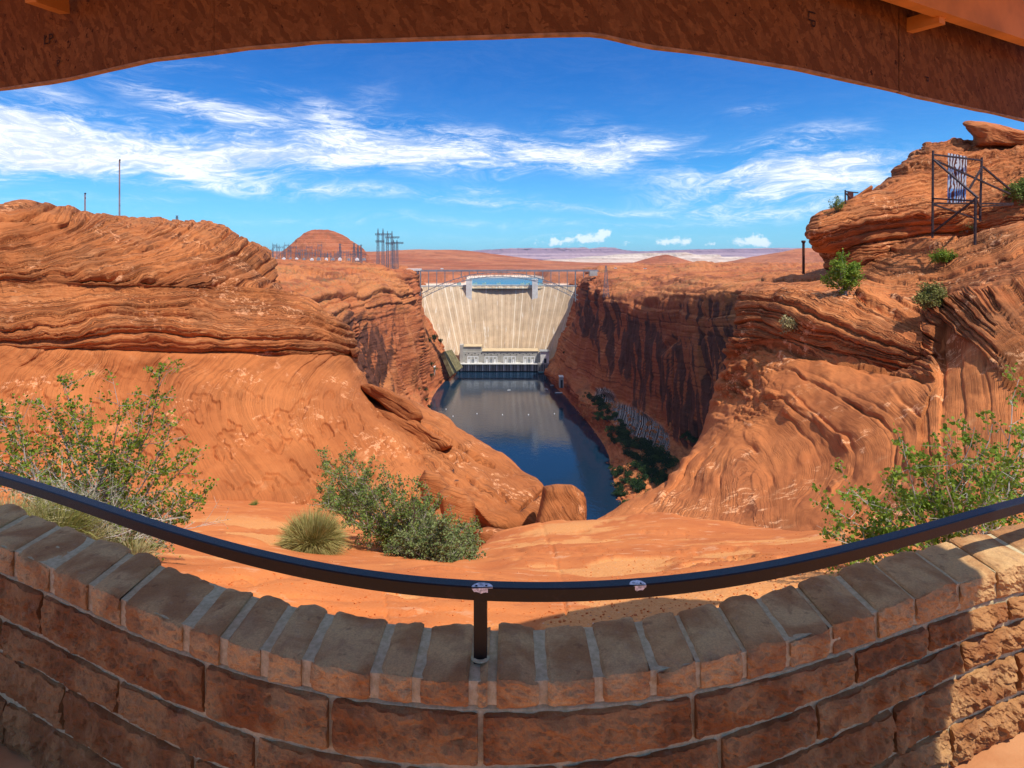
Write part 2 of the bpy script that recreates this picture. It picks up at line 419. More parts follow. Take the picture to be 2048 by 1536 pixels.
# ---- the big swirled outcrop on the left
LROWS = [
 [(-500,1090,15),(0,1060,17),(300,1045,18),(500,1035,19),(650,1035,19),(780,1050,18),(900,1090,18),(960,1130,20)],
 [(-500,1010,14.6),(0,1005,17.2),(300,1003,18.4),(500,1003,19.2),(650,998,19.8),(790,1010,19),(870,1050,19.5),(940,1090,22)],
 [(-500,930,15.1),(0,950,17.9),(300,960,19.2),(500,955,20.1),(650,945,21),(790,950,20.5),(870,985,21.5),(920,1030,25)],
 [(-500,850,15.7),(0,870,18.6),(300,880,20.3),(500,875,21.3),(650,870,22.6),(770,870,23),(830,900,24.5),(865,930,28)],
 [(-500,770,16.3),(0,790,19.2),(300,800,21.4),(500,800,22.8),(620,790,24.4),(690,780,26.3),(733,800,28.5),(755,825,33)],
 [(-500,700,16.9),(0,735,19.7),(300,750,22.1),(500,750,24.0),(620,742,25.7),(690,735,28.3),(716,750,32),(722,765,37)],
 [(-500,672,17.1),(0,702,19.85),(300,716,22.25),(500,718,24.25),(620,716,26.1),(688,712,29.0),(703,722,32.5),(708,735,38)],
 [(-500,655,17.2),(0,690,19.95),(300,703,22.35),(500,706,24.35),(620,704,26.2),(685,700,28.9),(705,706,32),(705,712,38)],
 [(-500,620,17.3),(0,655,19.8),(300,668,22.2),(500,674,24.3),(610,668,26.4),(668,660,29.2),(694,672,33),(690,685,39)],
 [(-500,580,17.9),(0,610,20.5),(300,620,22.8),(460,622,25),(560,618,27.2),(622,618,30),(648,632,34),(640,650,40)],
 [(-500,540,18.7),(0,572,21.3),(300,580,23.7),(450,584,26),(545,586,28.4),(592,595,31.5),(606,608,35.5),(600,625,42)],
 [(-500,520,18.8),(0,552,21.4),(300,562,23.8),(440,566,26.2),(520,566,28.8),(560,572,32),(572,585,36),(565,605,42)],
 [(-500,470,19.4),(0,510,22),(250,528,24.4),(400,535,27),(475,533,29.5),(530,535,32.5),(552,548,36),(548,570,42)],
 [(-500,410,20.4),(0,460,23),(200,480,25.4),(350,487,28.4),(440,482,31),(500,497,33.5),(545,518,37),(548,540,43)],
 [(-500,375,22),(-100,432,24),(0,424,25),(60,421,26),(120,432,28),(230,445,30),(300,446,31.5),(400,458,34),(462,470,36),(478,487,38),(500,495,40),(538,505,43)],
 [(-500,366,25),(-100,428,27),(0,420,28),(60,416,29),(120,428,31),(230,441,33),(300,441,35),(400,454,37.5),(458,465,39.5),(472,480,42),(500,490,44),(530,500,48)],
 [(-500,420,34),(0,450,38),(300,480,46),(458,500,50),(520,540,56)],
 [(-500,900,40),(0,900,44),(300,900,52),(458,900,56),(520,900,62)],
]
G = lattice(LROWS, 640, 540, back=3)
px, py = to_px(G)
dn = G[..., 1]/FPX                                   # metres per picture pixel
y1 = np.interp(px, [-500, 0, 300, 560, 600, 720], [540, 567, 574, 582, 592, 592])+2.5*perlin(px/40, 3.3, .5)
y2 = np.interp(px, [-500, 0, 100, 300, 620, 720], [655, 692, 694, 704, 708, 716])+2*perlin(px/33, 9.3, .5)
wob = 7*fbm(px/110, py/60, 2.2, 3)+2.5*fbm(px/28, py/14, 7.2, 3)+1.8*np.round(2.4*perlin(px/42, py/17, 3.9))/2.4
wx, wy = px+5*perlin(px/70, py/40, 1.5), py+wob
UP = [(110,[(-400,330),(-200,400),(0,440),(60,436),(100,420)]),(75,[(-400,400),(-200,470),(0,510),(60,500),(120,478),(150,452),(165,432)]),
 (48,[(-400,440),(-100,525),(0,527),(85,522),(137,500),(188,477),(240,455),(275,436)]),
 (20,[(-300,520),(-100,552),(60,552),(150,543),(240,510),(308,489),(359,469),(390,445)]),
 (-12,[(-200,575),(50,580),(240,574),(342,544),(410,517),(455,493),(480,468)]),
 (-32,[(100,595),(342,570),(410,553),(461,527),(500,503),(530,485)]),(-52,[(300,600),(440,572),(490,548),(535,520),(560,500)]),
 (-75,[(420,600),(510,575),(550,555),(580,530)])]
MI = [(100,[(-400,540),(0,572),(300,578),(560,584),(615,600)]),(76,[(-400,560),(0,604),(150,601),(300,592),(440,594),(560,600),(625,630)]),
 (50,[(-400,590),(0,638),(120,634),(200,618),(300,612),(430,620),(560,622),(620,640),(650,655)]),
 (26,[(-400,620),(0,664),(150,655),(220,640),(330,640),(450,652),(560,656),(640,662),(680,680)]),
 (6,[(-400,645),(0,684),(150,688),(300,682),(450,690),(600,690),(700,700)])]
LO = [(0,[(-300,720),(-360,800),(-380,900)]),(30,[(60,705),(20,735),(-20,770)]),(60,[(160,708),(120,745),(85,790),(90,880)]),
 (90,[(235,712),(205,745),(190,800),(210,870)]),(125,[(318,712),(285,760),(282,820),(320,900),(360,980)]),
 (160,[(430,715),(385,750),(352,790),(362,840),(405,900),(440,960)]),(195,[(500,715),(455,760),(425,810),(440,860),(500,930)]),
 (230,[(565,715),(510,745),(478,790),(490,850),(560,920)]),(265,[(620,716),(570,750),(545,800),(560,860),(620,940)]),
 (300,[(675,716),(630,765),(605,820),(640,900),(700,960)]),(330,[(710,740),(680,790),(690,850),(760,920)])]
bU, bM, bL = tps(UP, wx, wy), tps(MI, wx, wy), tps(LO, wx, wy)
up = py < y1; lo = py > y2
bed = np.where(up, bU, np.where(lo, bL*1.0, bM))
n_a = fbm(px/90, py/90, 4.4, 3); n_b = fbm(px/160, py/120, 8.4, 3)
D = np.zeros_like(px)
cu = ledges(bU, 3, 5, 16, 1.9, .05)*8.5*np.clip(0.8+.7*n_a, .2, 1.6)+ledges(bU+1.5*n_b, 13, 3, 7, .9, .08)*3.6
cm = ledges(bM, 5, 6, 18, 1.6, .06)*7.5*np.clip(0.8+.8*n_a, .15, 1.6)+ledges(bM, 15, 3, 6, .9, .08)*3.4
cu = cu*(.45+.55*sstep(px, 540, 400))
fade = sstep(py, 860, 720)*.85+.15
cl = ledges(bL+4*n_b, 8, 9, 34, .8, .2)*4.2*fade*np.clip(.35+1.6*n_a, 0, 1.5)+ledges(bL, 18, 4, 9, .5, .25)*1.3*fade*np.clip(.3+1.6*n_a, 0, 1.3)
D = np.where(up, cu, np.where(lo, cl, cm))
D += np.where(up, 5.0*sstep(y1-py, 0, 16)-2.0, 0)+np.where(lo, 7-3.5*np.exp(-(py-y2)/5), 3*sstep(y2-py, 0, 12))
D += 10*fbm(px/210, py/150, 1.1, 2)+3.0*fbm(px/60, py/45, 6.1, 3)*np.where(lo, 1.4, .6)
# shallow scoops and flaked plates on the smooth lower slope
sc_ = fbm(px/70+.3*bL/20, py/45, 12.2, 3); D += np.where(lo, -4.5*sstep(sc_, .12, .2)*sstep(sc_, .75, .3), 0)*sstep(py, 740, 800)
# the dark recess in the upper right of the outcrop
D += -16*np.exp(-(((px-508)/40)**2+((py-(536+(px-508)*.62))/6)**2))
D += -11*np.exp(-(((px-545)/24)**2+((py-709)/3.2)**2))-9*np.exp(-(((px-60)/70)**2+((py-(692+(px-60)*.04))/2.5)**2))
D += -8*np.exp(-(((px-265)/110)**2+((py-(515-(px-265)*.22))/4)**2))-8*np.exp(-(((px-340)/80)**2+((py-(608-(px-340)*.10))/3.5)**2))
fl = np.where(lo, .7, .95)*(.5+.5*sstep(n_b, -.3, .4))
finish_rock(G, D*dn*1.15, ROCK_N, 'rock_outcrop', {'lam': np.where(lo, .14+.4*sstep(n_a, .05, .5)*sstep(py, 860, 720), 1.0), 'bed': bed, 'var': np.zeros_like(px), 'fleck': fl}, kind='structure')

# ---- the slickrock ground below the wall, with its lip over the canyon
GROWS = [
 [WX(-9,6,-2.0)+(0,),WX(-4,3.3,-2.0)+(0,),WX(-1.5,2.45,-2.0)+(0,),WX(0,2.05,-1.97)+(0,),WX(1.5,2.35,-2.0)+(0,),WX(3.5,3.3,-2.1)+(0,),WX(9,6,-2.0)+(0,)],
 [(-700,1060,6.5),(0,1110,5.2),(400,1180,4.2),(800,1240,3.9),(1200,1250,3.7),(1500,1215,4.0),(1800,1150,4.5),(2800,1010,6.5)],
 [(-700,1030,9),(0,1070,8),(400,1100,7),(750,1150,6.2),(1000,1165,5.8),(1300,1160,5.8),(1600,1120,6.3),(2000,1080,7),(2900,950,9)],
 [(-700,1010,12),(0,1040,12),(400,1045,11),(700,1090,9.5),(930,1130,8.5),(1060,1105,9),(1300,1095,9),(1600,1075,8.5),(2050,1000,9),(2900,860,11)],
 [(-700,1005,17),(0,1015,17),(450,1008,16),(700,1060,13),(905,1130,11),(985,1085,12),(1150,1050,13),(1300,1042,12.5),(1600,1050,11),(2050,980,12),(2900,760,14)],
 [(-700,1000,21),(0,1003,21),(450,1001,20.5),(680,1030,17),(905,1150,13),(1000,1072,14),(1090,1050,15),(1182,1046,15.5),(1300,1035,15),(1600,1030,13),(2050,970,14),(2900,750,16)],
 [(-700,1020,26),(0,1020,26),(450,1040,26),(680,1150,21),(905,1230,16),(1020,1085,16.5),(1090,1062,17),(1180,1058,17.5),(1300,1060,17),(1600,1060,15),(2050,1000,16),(2900,800,18)],
 [(-700,1500,28),(0,1500,28),(450,1500,30),(680,1600,24),(905,1700,18),(1020,1500,19),(1090,1500,19),(1180,1500,19),(1300,1500,19),(1600,1500,18),(2050,1400,18),(2900,1200,20)],
]
G = lattice(GROWS, 460, 360, back=1)
px, py = to_px(G); dn = G[..., 1]/FPX
X, Y = G[..., 0], G[..., 1]
steps = ledges(py*.9+18*fbm(px/260, py/50, 3.3, 3)+.03*px, 21, 18, 46, .15, .10)
flat = sstep(fbm(X*.35, Y*.35, 5.5, 3), -.25, .2)
D = steps*.075*(1-.85*flat)+.10*fbm(X*.35, Y*.35, 9.5, 2)+.03*fbm(X*1.2, Y*1.2, 4.2, 3)*(1-.6*flat)
sand = sstep(fbm(X*.55+3, Y*.8, 2.5, 4, .6)+.25*sstep(px, 1050, 1500)*sstep(py, 1030, 1120)-.10, .02, .14)*sstep(py, 1020, 1060)
D = D*(1-.6*sand)+.012*sand+.006*sand*fbm(X*14, Y*14, 1.5, 2)
# long joints across the slab
cel = np.abs(fbm(X*.8+2, Y*.8, 8.8, 3)); D -= .035*np.exp(-(cel/.018)**2)*(1-sand)*sstep(fbm(X*.5, Y*.5, 2.2, 2), -.1, .2)
for (jx, jy, a, L) in ((1105,1110,2.9,90),(1380,985,4.5,50),(765,1210,3.6,50),(1130,1210,5.0,40)):
    t_ = (px-jx)-(py-jy)/a+3*perlin(py/14, jx, .5)
    D -= .03*np.exp(-(t_/1.6)**2)*sstep(np.abs(py-jy), L, L*.7)
m, t, bs = new_mat('slickrock_ground')
co = t.a('ShaderNodeTexCoord').outputs['Object']
sa = t.a('ShaderNodeAttribute', attribute_name='sand').outputs['Fac']
big = t.noise(co, .7, 5, .6); mid = t.noise(t.mapp(co, sc=(1, 1.6, 1)), 2.6, 7, .65); fine = t.noise(co, 55, 4, .7)
c = t.mix(t.ss(big, .35, .65), (.60, .185, .050), (.47, .125, .034))
c = t.mix(t.m('MULTIPLY', t.ss(mid, .58, .66), .6), c, (.66, .33, .17))
c = t.mix(t.m('MULTIPLY', t.ss(mid, .42, .32), .5), c, (.30, .08, .03))
c = t.mix(t.ss(fine, .35, .7, 0, .3), c, (.62, .25, .10))
s_ = t.mix(t.ss(fine, .3, .7), (.60, .225, .062), (.72, .33, .12))
peb = t.a('ShaderNodeTexVoronoi', {'Vector': co, 'Scale': 26.0, 'Randomness': 1.0})
pr_ = t.a('ShaderNodeSeparateColor', {0: peb.outputs['Color']})
isp = t.m('MULTIPLY', t.ss(peb.outputs['Distance'], .26, .16), t.m('GREATER_THAN', pr_.outputs[0], .62))
s_ = t.mix(isp, s_, t.mix(pr_.outputs[1], (.30, .10, .05), (.72, .5, .34)))
c = t.mix(sa, c, s_)
setc(t, bs, 'Base Color', c)
h = t.m('ADD', t.m('MULTIPLY', mid, .9), t.m('ADD', t.m('MULTIPLY', fine, .15), t.m('MULTIPLY', t.m('MULTIPLY', isp, sa), .4)))
bump(t, bs, h, .6, .03)
GROUND = m
n = normals(G, (0, 0, 60))
grid_obj('ground', G+n*D[..., None], GROUND, attrs={'sand': sand}, kind='structure')

# ---- the right-hand rock: swirl below, stacked leaning slabs, shelf above
RROWS = [
 [(1130,1120,12),(1250,1110,11.5),(1400,1120,10.4),(1600,1110,9.2),(1750,1130,8.2),(1900,1120,7.8),(2100,1080,8),(2600,1040,9)],
 [(1150,1075,17),(1182,1048,15.2),(1300,1046,13.6),(1450,1052,11.8),(1600,1050,10.4),(1750,1045,9.4),(1850,1030,9.1),(2000,990,9),(2600,940,9.5)],
 [(1225,1040,20),(1240,1012,18),(1350,990,16),(1480,970,14.3),(1620,970,12.8),(1750,940,11.6),(1850,920,10.8),(2000,880,10.3),(2600,800,10.5)],
 [(1325,990,23),(1335,960,21),(1420,905,19),(1520,880,17.3),(1640,875,15.3),(1745,850,13.8),(1850,830,12.8),(2000,780,12),(2600,680,12)],
 [(1392,925,26),(1392,893,23.8),(1445,835,21.5),(1540,800,19.3),(1650,795,17.2),(1750,780,15.8),(1860,760,14.5),(2000,700,13.5),(2600,560,13)],
 [(1425,850,28),(1412,825,25.5),(1480,780,23),(1560,745,21),(1660,745,19.3),(1760,752,17.8),(1870,740,16.2),(2000,660,15),(2600,480,14)],
 [(1450,790,29),(1433,770,26.5),(1480,730,24.3),(1560,715,22.4),(1680,720,20.4),(1800,750,18.3),(1885,720,17.4),(2000,630,16),(2600,440,15)],
 [(1480,720,29),(1462,705,26.3),(1530,690,24.0),(1620,690,21.9),(1720,712,19.9),(1840,735,18.0),(1890,690,17.6),(2000,610,16.5),(2600,430,15.5)],
 [(1510,680,29.5),(1490,660,26.3),(1550,645,23.8),(1620,640,21.8),(1720,665,20.0),(1850,690,18.3),(1892,640,18.2),(2000,585,17.3),(2600,420,16)],
 [(1515,640,31),(1484,615,27.5),(1555,592,25.2),(1640,596,23.3),(1720,600,22.2),(1860,625,20.3),(1898,605,19.5),(2010,560,18.5),(2600,390,18)],
 [(1530,610,36),(1492,588,31),(1570,572,29),(1660,580,26.5),(1750,585,24.5),(1860,600,22.3),(1930,582,21),(2030,540,19.5),(2600,370,19)],
 [(1560,590,45),(1520,568,38),(1610,558,34),(1690,565,30),(1780,560,26.5),(1880,565,23.6),(1950,552,22.3),(2050,520,21),(2600,350,20)],
 [(1560,575,60),(1530,553,52),(1600,548,47),(1660,548,37),(1730,535,31.5),(1800,520,28.5),(1880,520,25.4),(1950,512,24),(2050,490,22.5),(2600,330,22)],
 [(1560,570,75),(1535,548,66),(1600,543,62),(1660,538,52),(1730,505,40),(1800,490,33),(1880,479,27.6),(1950,474,26),(2050,450,25),(2600,300,28)],
 [(1580,700,90),(1560,700,80),(1600,700,80),(1660,700,75),(1730,700,70),(1800,700,65),(2050,700,60),(2600,600,50)],
]
G = lattice(RROWS, 600, 540, back=1)
px, py = to_px(G); dn = G[..., 1]/FPX
wob = 6*fbm(px/90, py/70, 5.2, 3)+2.2*fbm(px/24, py/16, 3.2, 3)+1.8*np.round(2.4*perlin(px/40, py/20, 5.9))/2.4
wx, wy = px+6*perlin(px/60, py/60, 6.5)+2*perlin(px/17, py/17, 2.5), py+wob
wob2 = 5*fbm(px/40, py/40, 8.8, 3)
qx, qy = px+wob2, py+5*fbm(px/40, py/40, 3.8, 3)
S_SHELF = [(1300,300),(1400,600),(1484,603),(1560,588),(1650,594),(1720,600),(1890,606),(1960,590),(2100,545),(2700,480),(2700,100)]
S_SLAB = [(1380,640),(1420,600),(1484,603),(1560,588),(1650,594),(1720,600),(1890,606),(1888,680),(1872,762),(1750,748),(1650,724),(1560,700),(1450,712)]
S_BLOCK = [(1890,606),(1960,590),(2100,545),(2700,480),(2700,1000),(2048,800),(1960,700),(1888,640)]
S_FACE = [(1872,762),(1888,640),(1960,700),(2048,800),(2700,1000),(2700,1400),(1880,1400),(1850,1050),(1835,850)]
SHELF = [(0,[(1500,600),(1700,596),(1900,600),(2100,560)]),(22,[(1540,575),(1700,575),(1800,582),(1900,570),(2000,545),(2300,480)]),
 (50,[(1600,548),(1720,545),(1800,560),(1880,548),(1960,520),(2060,480)]),(75,[(1660,530),(1745,515),(1790,535),(1860,525),(1920,500),(2000,470)]),
 (110,[(1690,500),(1740,480),(1800,500),(1900,470),(2048,430)])]
SLAB = [(100,[(1484,560),(1600,580),(1699,592),(1800,640),(1886,682)]),(75,[(1484,598),(1579,603),(1716,659),(1800,690),(1880,722)]),
 (50,[(1470,630),(1560,640),(1640,672),(1760,712),(1868,742)]),(25,[(1460,660),(1569,668),(1716,715),(1800,738),(1860,758)]),(0,[(1450,700),(1560,700),(1650,728),(1780,765)])]
BLOCK = [(0,[(1888,640),(1935,690),(1980,760),(2048,860)]),(40,[(1900,606),(1950,655),(2010,720),(2070,790),(2200,900)]),
 (85,[(1960,595),(2010,650),(2080,715),(2200,790)]),(130,[(2040,570),(2080,620),(2160,690),(2400,800)])]
FACE = [(0,[(1850,770),(1838,850),(1850,950),(1860,1080)]),(35,[(1885,740),(1878,840),(1890,950),(1895,1080)]),(75,[(1925,740),(1930,840),(1935,950),(1930,1080)]),
 (125,[(1985,790),(1990,880),(1985,960),(1980,1080)]),(200,[(2100,840),(2110,960),(2100,1080)])]
SWIRL = [(8,[(1465,1060),(1478,980),(1498,935),(1518,960),(1528,1060)]),(30,[(1415,1060),(1425,1010),(1432,930),(1471,872),(1525,890),(1553,943),(1562,1000),(1566,1060)]),
 (62,[(1340,1020),(1400,930),(1470,840),(1530,815),(1610,860),(1640,920),(1630,985),(1605,1060)]),
 (90,[(1300,1015),(1400,900),(1490,800),(1560,785),(1623,837),(1682,892),(1696,930),(1668,975),(1610,1020)]),
 (115,[(1250,1020),(1420,850),(1500,770),(1584,767),(1662,826),(1740,884),(1758,935),(1700,1000),(1620,1045)]),
 (145,[(1440,790),(1520,735),(1600,742),(1701,798),(1780,850),(1800,920),(1770,990),(1700,1050)]),
 (175,[(1450,740),(1560,712),(1650,735),(1760,790),(1830,870),(1835,960),(1800,1040)])]
regs = [(SHELF, inpoly(S_SHELF, qx, qy)), (SLAB, inpoly(S_SLAB, qx, qy)), (BLOCK, inpoly(S_BLOCK, qx, qy)), (FACE, inpoly(S_FACE, qx, qy))]
bed = tps(SWIRL, wx, wy); sw = np.ones_like(px, bool)
fields = []
for ln, mk in regs:
    b = tps(ln, wx, wy); fields.append(b); bed = np.where(mk, b, bed); sw &= ~mk
n_a = fbm(px/80, py/80, 14.4, 3)
D = ledges(bed, 31, 6, 18, 1.2, .06)*9.0*np.clip(.85+.6*n_a, .2, 1.6)+ledges(bed+1.5*n_a, 32, 3, 7, 1.0, .08)*3.8
flat_sw = np.clip(.28+.9*sstep(px, 1560, 1700)*sstep(py, 1000, 900)+.8*sstep(fbm(px/60, py/60, 4.1, 2), .05, .4), .2, 1.1)*sstep(py, 1090, 980)
Dsw = ledges(bed+5*fbm(px/50, py/50, 9.9, 2), 41, 14, 46, 1.9, .07)*9.5*flat_sw*np.clip(.45+1.3*fbm(px/90, py/90, 19.9, 3), .1, 1.3)+ledges(bed, 42, 4, 11, .6, .15)*1.6*flat_sw*np.clip(.3+1.5*n_a, 0, 1.3)
D = np.where(sw, Dsw, D)
D = np.where(regs[0][1], D*.65, D); D = np.where(regs[3][1], ledges(bed+5*n_a, 33, 10, 40, .9, .15)*4.5-4, D)
D = np.where(regs[1][1], D*1.5+5, D); D = np.where(regs[2][1], D*1.4+4, D)
D += 9*fbm(px/170, py/130, 2.1, 2)+3*fbm(px/45, py/40, 6.6, 3)
# knobs by the canyon edge
kn = np.exp(-(((px-1475)/60)**2+((py-755)/70)**2)); kv = fbm(px/26, py/18, 8.1, 3)
D += kn*(14*kv-10*np.exp(-(kv/.08)**2))
# joint between the leaning slabs and the right block, dark slot under the slabs
D += -7*np.exp(-((px-(1888-(py-650)*.07)-3*perlin(py/20, 1, 2))/4.0)**2)*sstep(np.abs(py-690), 130, 90)
D += -10*np.exp(-((py-(706+(px-1560)*.19)-4*perlin(px/30, 4, 2))/3.5)**2)*sstep(np.abs(px-1690), 190, 150)
D *= 1-.7*sstep(py, 1060, 1110)
fl = .4+.6*sstep(n_a, -.2, .4)
finish_rock(G, D*dn*1.1, ROCK_R, 'right_rock', {'lam': np.where(sw, .10+.4*sstep(n_a, .1, .5), np.where(regs[3][1], .35, 1.0)), 'bed': bed, 'var': sstep(kv, .1, .4)*kn*.0, 'fleck': fl}, kind='structure')

# ---- upper block with the overhanging brow
UROWS = [
 [(1730,600,36),(1720,575,33),(1740,560,31.5),(1820,540,30.2),(1900,520,29.5),(2000,500,27.5),(2100,480,26),(2600,420,25)],
 [(1700,555,36),(1662,538,33),(1720,520,31),(1830,505,30.4),(1930,495,29.3),(2020,480,27.3),(2100,460,26),(2600,400,25)],
 [(1700,515,37),(1655,510,33.2),(1730,485,31.2),(1850,470,30.6),(1950,465,29.5),(2050,455,27.5),(2120,440,26),(2600,380,25)],
 [(1690,500,36),(1640,492,31.5),(1700,472,31),(1850,452,30.5),(1950,445,29.2),(2050,430,27.8),(2120,420,26.5),(2600,360,25)],
 [(1670,480,36),(1624,470,31),(1700,442,30.5),(1850,425,30.2),(1960,415,29.2),(2060,395,28.3),(2120,380,27.5),(2600,330,26)],
 [(1680,445,38),(1628,450,32.5),(1720,410,32),(1850,375,31.6),(1960,360,31),(2060,340,30.3),(2120,330,29.5),(2600,280,28)],
 [(1690,425,40),(1650,430,36),(1745,392,35.5),(1800,354,35.3),(1838,318,35),(1872,300,34.5),(1935,298,34),(2060,292,33),(2600,240,31)],
 [(1700,425,43),(1660,430,39),(1692,417,39),(1745,388,38.5),(1795,352,38),(1832,312,38),(1848,306,38),(1866,291,38),(1900,294,37.5),(1935,291,37),(2060,280,36),(2600,220,34)],
 [(1720,560,52),(1700,520,52),(1800,460,52),(1935,420,50),(2060,400,48),(2600,300,45)],
 [(1760,800,60),(1750,800,60),(1800,800,60),(1935,800,58),(2060,800,55),(2600,800,50)],
]
UROWS = [[(a, b, c+3.4*min(1, max(0, (a-1760)/130))) for a, b, c in r_] for r_ in UROWS]
G = lattice(UROWS, 420, 330, back=2)
px, py = to_px(G); dn = G[..., 1]/FPX
wob = 5*fbm(px/80, py/50, 25.2, 3)+2*fbm(px/22, py/12, 23.2, 3)+1.8*np.round(2.4*perlin(px/36, py/16, 8.9))/2.4
wx, wy = px, py+wob
UPB = [(0,[(1650,545),(1750,520),(1850,500),(2000,480),(2200,440)]),(28,[(1640,500),(1700,490),(1800,478),(1900,465),(2050,440)]),
 (52,[(1628,475),(1700,452),(1800,440),(1900,430),(2050,400)]),(80,[(1640,440),(1720,415),(1800,402),(1900,385),(2050,350)]),
 (110,[(1700,395),(1800,360),(1900,345),(2050,310)]),(140,[(1800,330),(1860,310),(1940,310),(2050,285)])]
bed = tps(UPB, wx, wy)
n_a = fbm(px/70, py/60, 34.4, 3)
brow = sstep(py-(500-(px-1650)*.10), 8, -6)
D = (ledges(bed, 51, 6, 20, 1.1, .07)*8.0*np.clip(.8+.8*n_a, .1, 1.7)+ledges(bed+2*n_a, 52, 3, 7, .9, .08)*3.4)
D += brow*(3+5*sstep(px, 1740, 1680))+(4+5*sstep(px, 1760, 1850))*fbm(px/90, py/60, 1.7, 3)+5*sstep(px, 1760, 1850)*sstep(py, 470, 400)*np.abs(fbm(px/22, py/14, 4.7, 3))
D -= 12*np.exp(-((py-(497-(px-1650)*.12)-5*perlin(px/40, 3, 1))/4)**2)*sstep(px, 1900, 1780)
D -= 14*np.exp(-(((px-1960)/70)**2+((py-470)/9)**2))
finish_rock(G, D*dn, ROCK_R, 'upper_rock_brow', {'lam': np.ones_like(px), 'bed': bed, 'var': np.zeros_like(px)+.3*sstep(fbm(px/40, py/30, 3.9, 3), 0, .5)*sstep(px, 1720, 1640), 'fleck': .3+.5*sstep(n_a, -.2, .4)}, kind='structure')

# ---- free boulders and slabs: outlines given their own distance, size and thickness
def boulder(name, outline, d, thick, tilt, label, seed, group=None, mat=None, bl=(1.0, 0.0), cat='boulder', amp=1.0, rings=44, nth=150, led=(5, 14), flatten=.5):
    ol = np.array(outline, float)
    L = np.concatenate([[0], np.cumsum(np.hypot(*np.diff(np.vstack([ol, ol[:1]]), axis=0).T))])
    cl = np.vstack([ol, ol[:1]])
    tt = np.linspace(0, L[-1], nth)
    ox = np.interp(tt, L, cl[:, 0]); oy = np.interp(tt, L, cl[:, 1])
    k = np.array([1, 2, 3, 2, 1.]); k /= k.sum()
    for _ in range(1):
        ox = np.convolve(np.concatenate([ox[-3:-1], ox, ox[1:3]]), k, 'valid'); oy = np.convolve(np.concatenate([oy[-3:-1], oy, oy[1:3]]), k, 'valid')
    ox[-1] = ox[0]; oy[-1] = oy[0]
    cx, cy = ol[:, 0].mean(), ol[:, 1].mean()
    th = np.concatenate([np.linspace(0.02, 1, rings), np.linspace(1, 0.02, rings)[1:]])
    front = np.concatenate([np.ones(rings), -np.ones(rings-1)])
    pxx = cx+(ox-cx)[None]*th[:, None]; pyy = cy+(oy-cy)[None]*th[:, None]
    prof = (1-th**(2/flatten*1.0))**.5
    dd = d+tilt[0]*(pxx-cx)+tilt[1]*(pyy-cy)
    dd = dd-front[:, None]*prof[:, None]*thick
    G = np.stack([(pxx-HX)/FPX*dd, dd, EYE_Z-(pyy-HY)/FPX*dd], -1)
    c0 = G.mean(axis=(0, 1))
    n = normals(G); s = np.sign(np.sum(n*(G-c0), axis=2).mean()); n *= s
    ang = bl[0]; cc, ss_ = math.cos(R(ang)), math.sin(R(ang))
    bed = (pyy*cc-pxx*ss_)*-1+5*fbm(pxx/50, pyy/30, seed, 3)+bl[1]*G[..., 1]
    D = ledges(bed, seed, led[0], led[1], 1.0, .08)*3.6*amp*np.clip(.35+1.3*fbm(G[..., 0]*.7, G[..., 1]*.7, G[..., 2]*.7+seed, 2), 0, 1.4)
    D += (7*fbm(pxx/75, pyy/60, seed+G[..., 1]*.2, 2)+.9*fbm(pxx/20, pyy/18, seed+G[..., 1]*.3, 3))*amp
    D = D*d/FPX*sstep(th, 1.4, .6)[:, None]
    G = G+n*D[..., None]
    G[:, -1] = G[:, 0]
    o = grid_obj(name, G, mat or ROCK_N, attrs={'bed': bed, 'lam': .6+0*bed, 'var': 0*bed, 'fleck': .6+0*bed}, flip=(s < 0), label=label, cat=cat, group=group)
    return o
GB = 'boulders wedged at the canyon lip'
LIP = [
 [(660,790,38),(800,820,37),(880,865,36),(960,920,34),(1040,970,32),(1080,1010,30),(1075,1060,29)],
 [(680,766,30.5),(780,786,30.2),(868,826,29),(935,866,28),(1005,910,26.5),(1062,950,25),(1090,985,24),(1090,1022,23.6)],
 [(680,800,27),(770,815,27),(850,850,26.5),(920,895,25.4),(990,940,24),(1050,978,22.8),(1082,1008,22.3),(1080,1038,22)],
 [(690,840,24.8),(770,860,24.6),(830,890,24.3),(900,930,23.4),(960,975,22.1),(1010,1010,21.2),(1050,1040,21),(1055,1056,21)],
 [(700,890,23),(780,910,22.6),(830,932,22.3),(880,960,21.8),(925,990,20.8),(955,1020,20.2),(985,1050,20),(1000,1060,20.2)],
 [(710,930,22.3),(790,950,22.2),(840,968,22.0),(885,988,22),(930,1015,21.8),(960,1050,21.8),(990,1062,21.8),(1010,1068,22)],
 [(720,1000,22.5),(800,1010,22.5),(850,1020,22.5),(900,1050,22.5),(940,1080,22.5),(970,1100,22.5),(1000,1110,22.5),(1020,1110,23)]]
G = lattice(LIP, 260, 210, back=0)
px, py = to_px(G); dn = G[..., 1]/FPX
cc_, s_ = math.cos(R(33)), math.sin(R(33))
bed = -(py*cc_-px*s_)+7*fbm(px/60, py/40, 71.2, 3)+3*np.round(2.2*perlin(px/38, py/26, 7.7))/2.2
n_a = fbm(px/60, py/60, 4.9, 3)
D = ledges(bed, 71, 12, 38, 1.2, .07)*5.5*np.clip(.45+1.2*n_a, 0, 1.3)+ledges(bed, 72, 4, 10, .7, .12)*1.6*np.clip(.4+1.3*n_a, 0, 1.3)+8*fbm(px/110, py/80, 3.7, 2)+2*fbm(px/30, py/26, 8.7, 3)
CRK_SHADE = np.zeros_like(px)
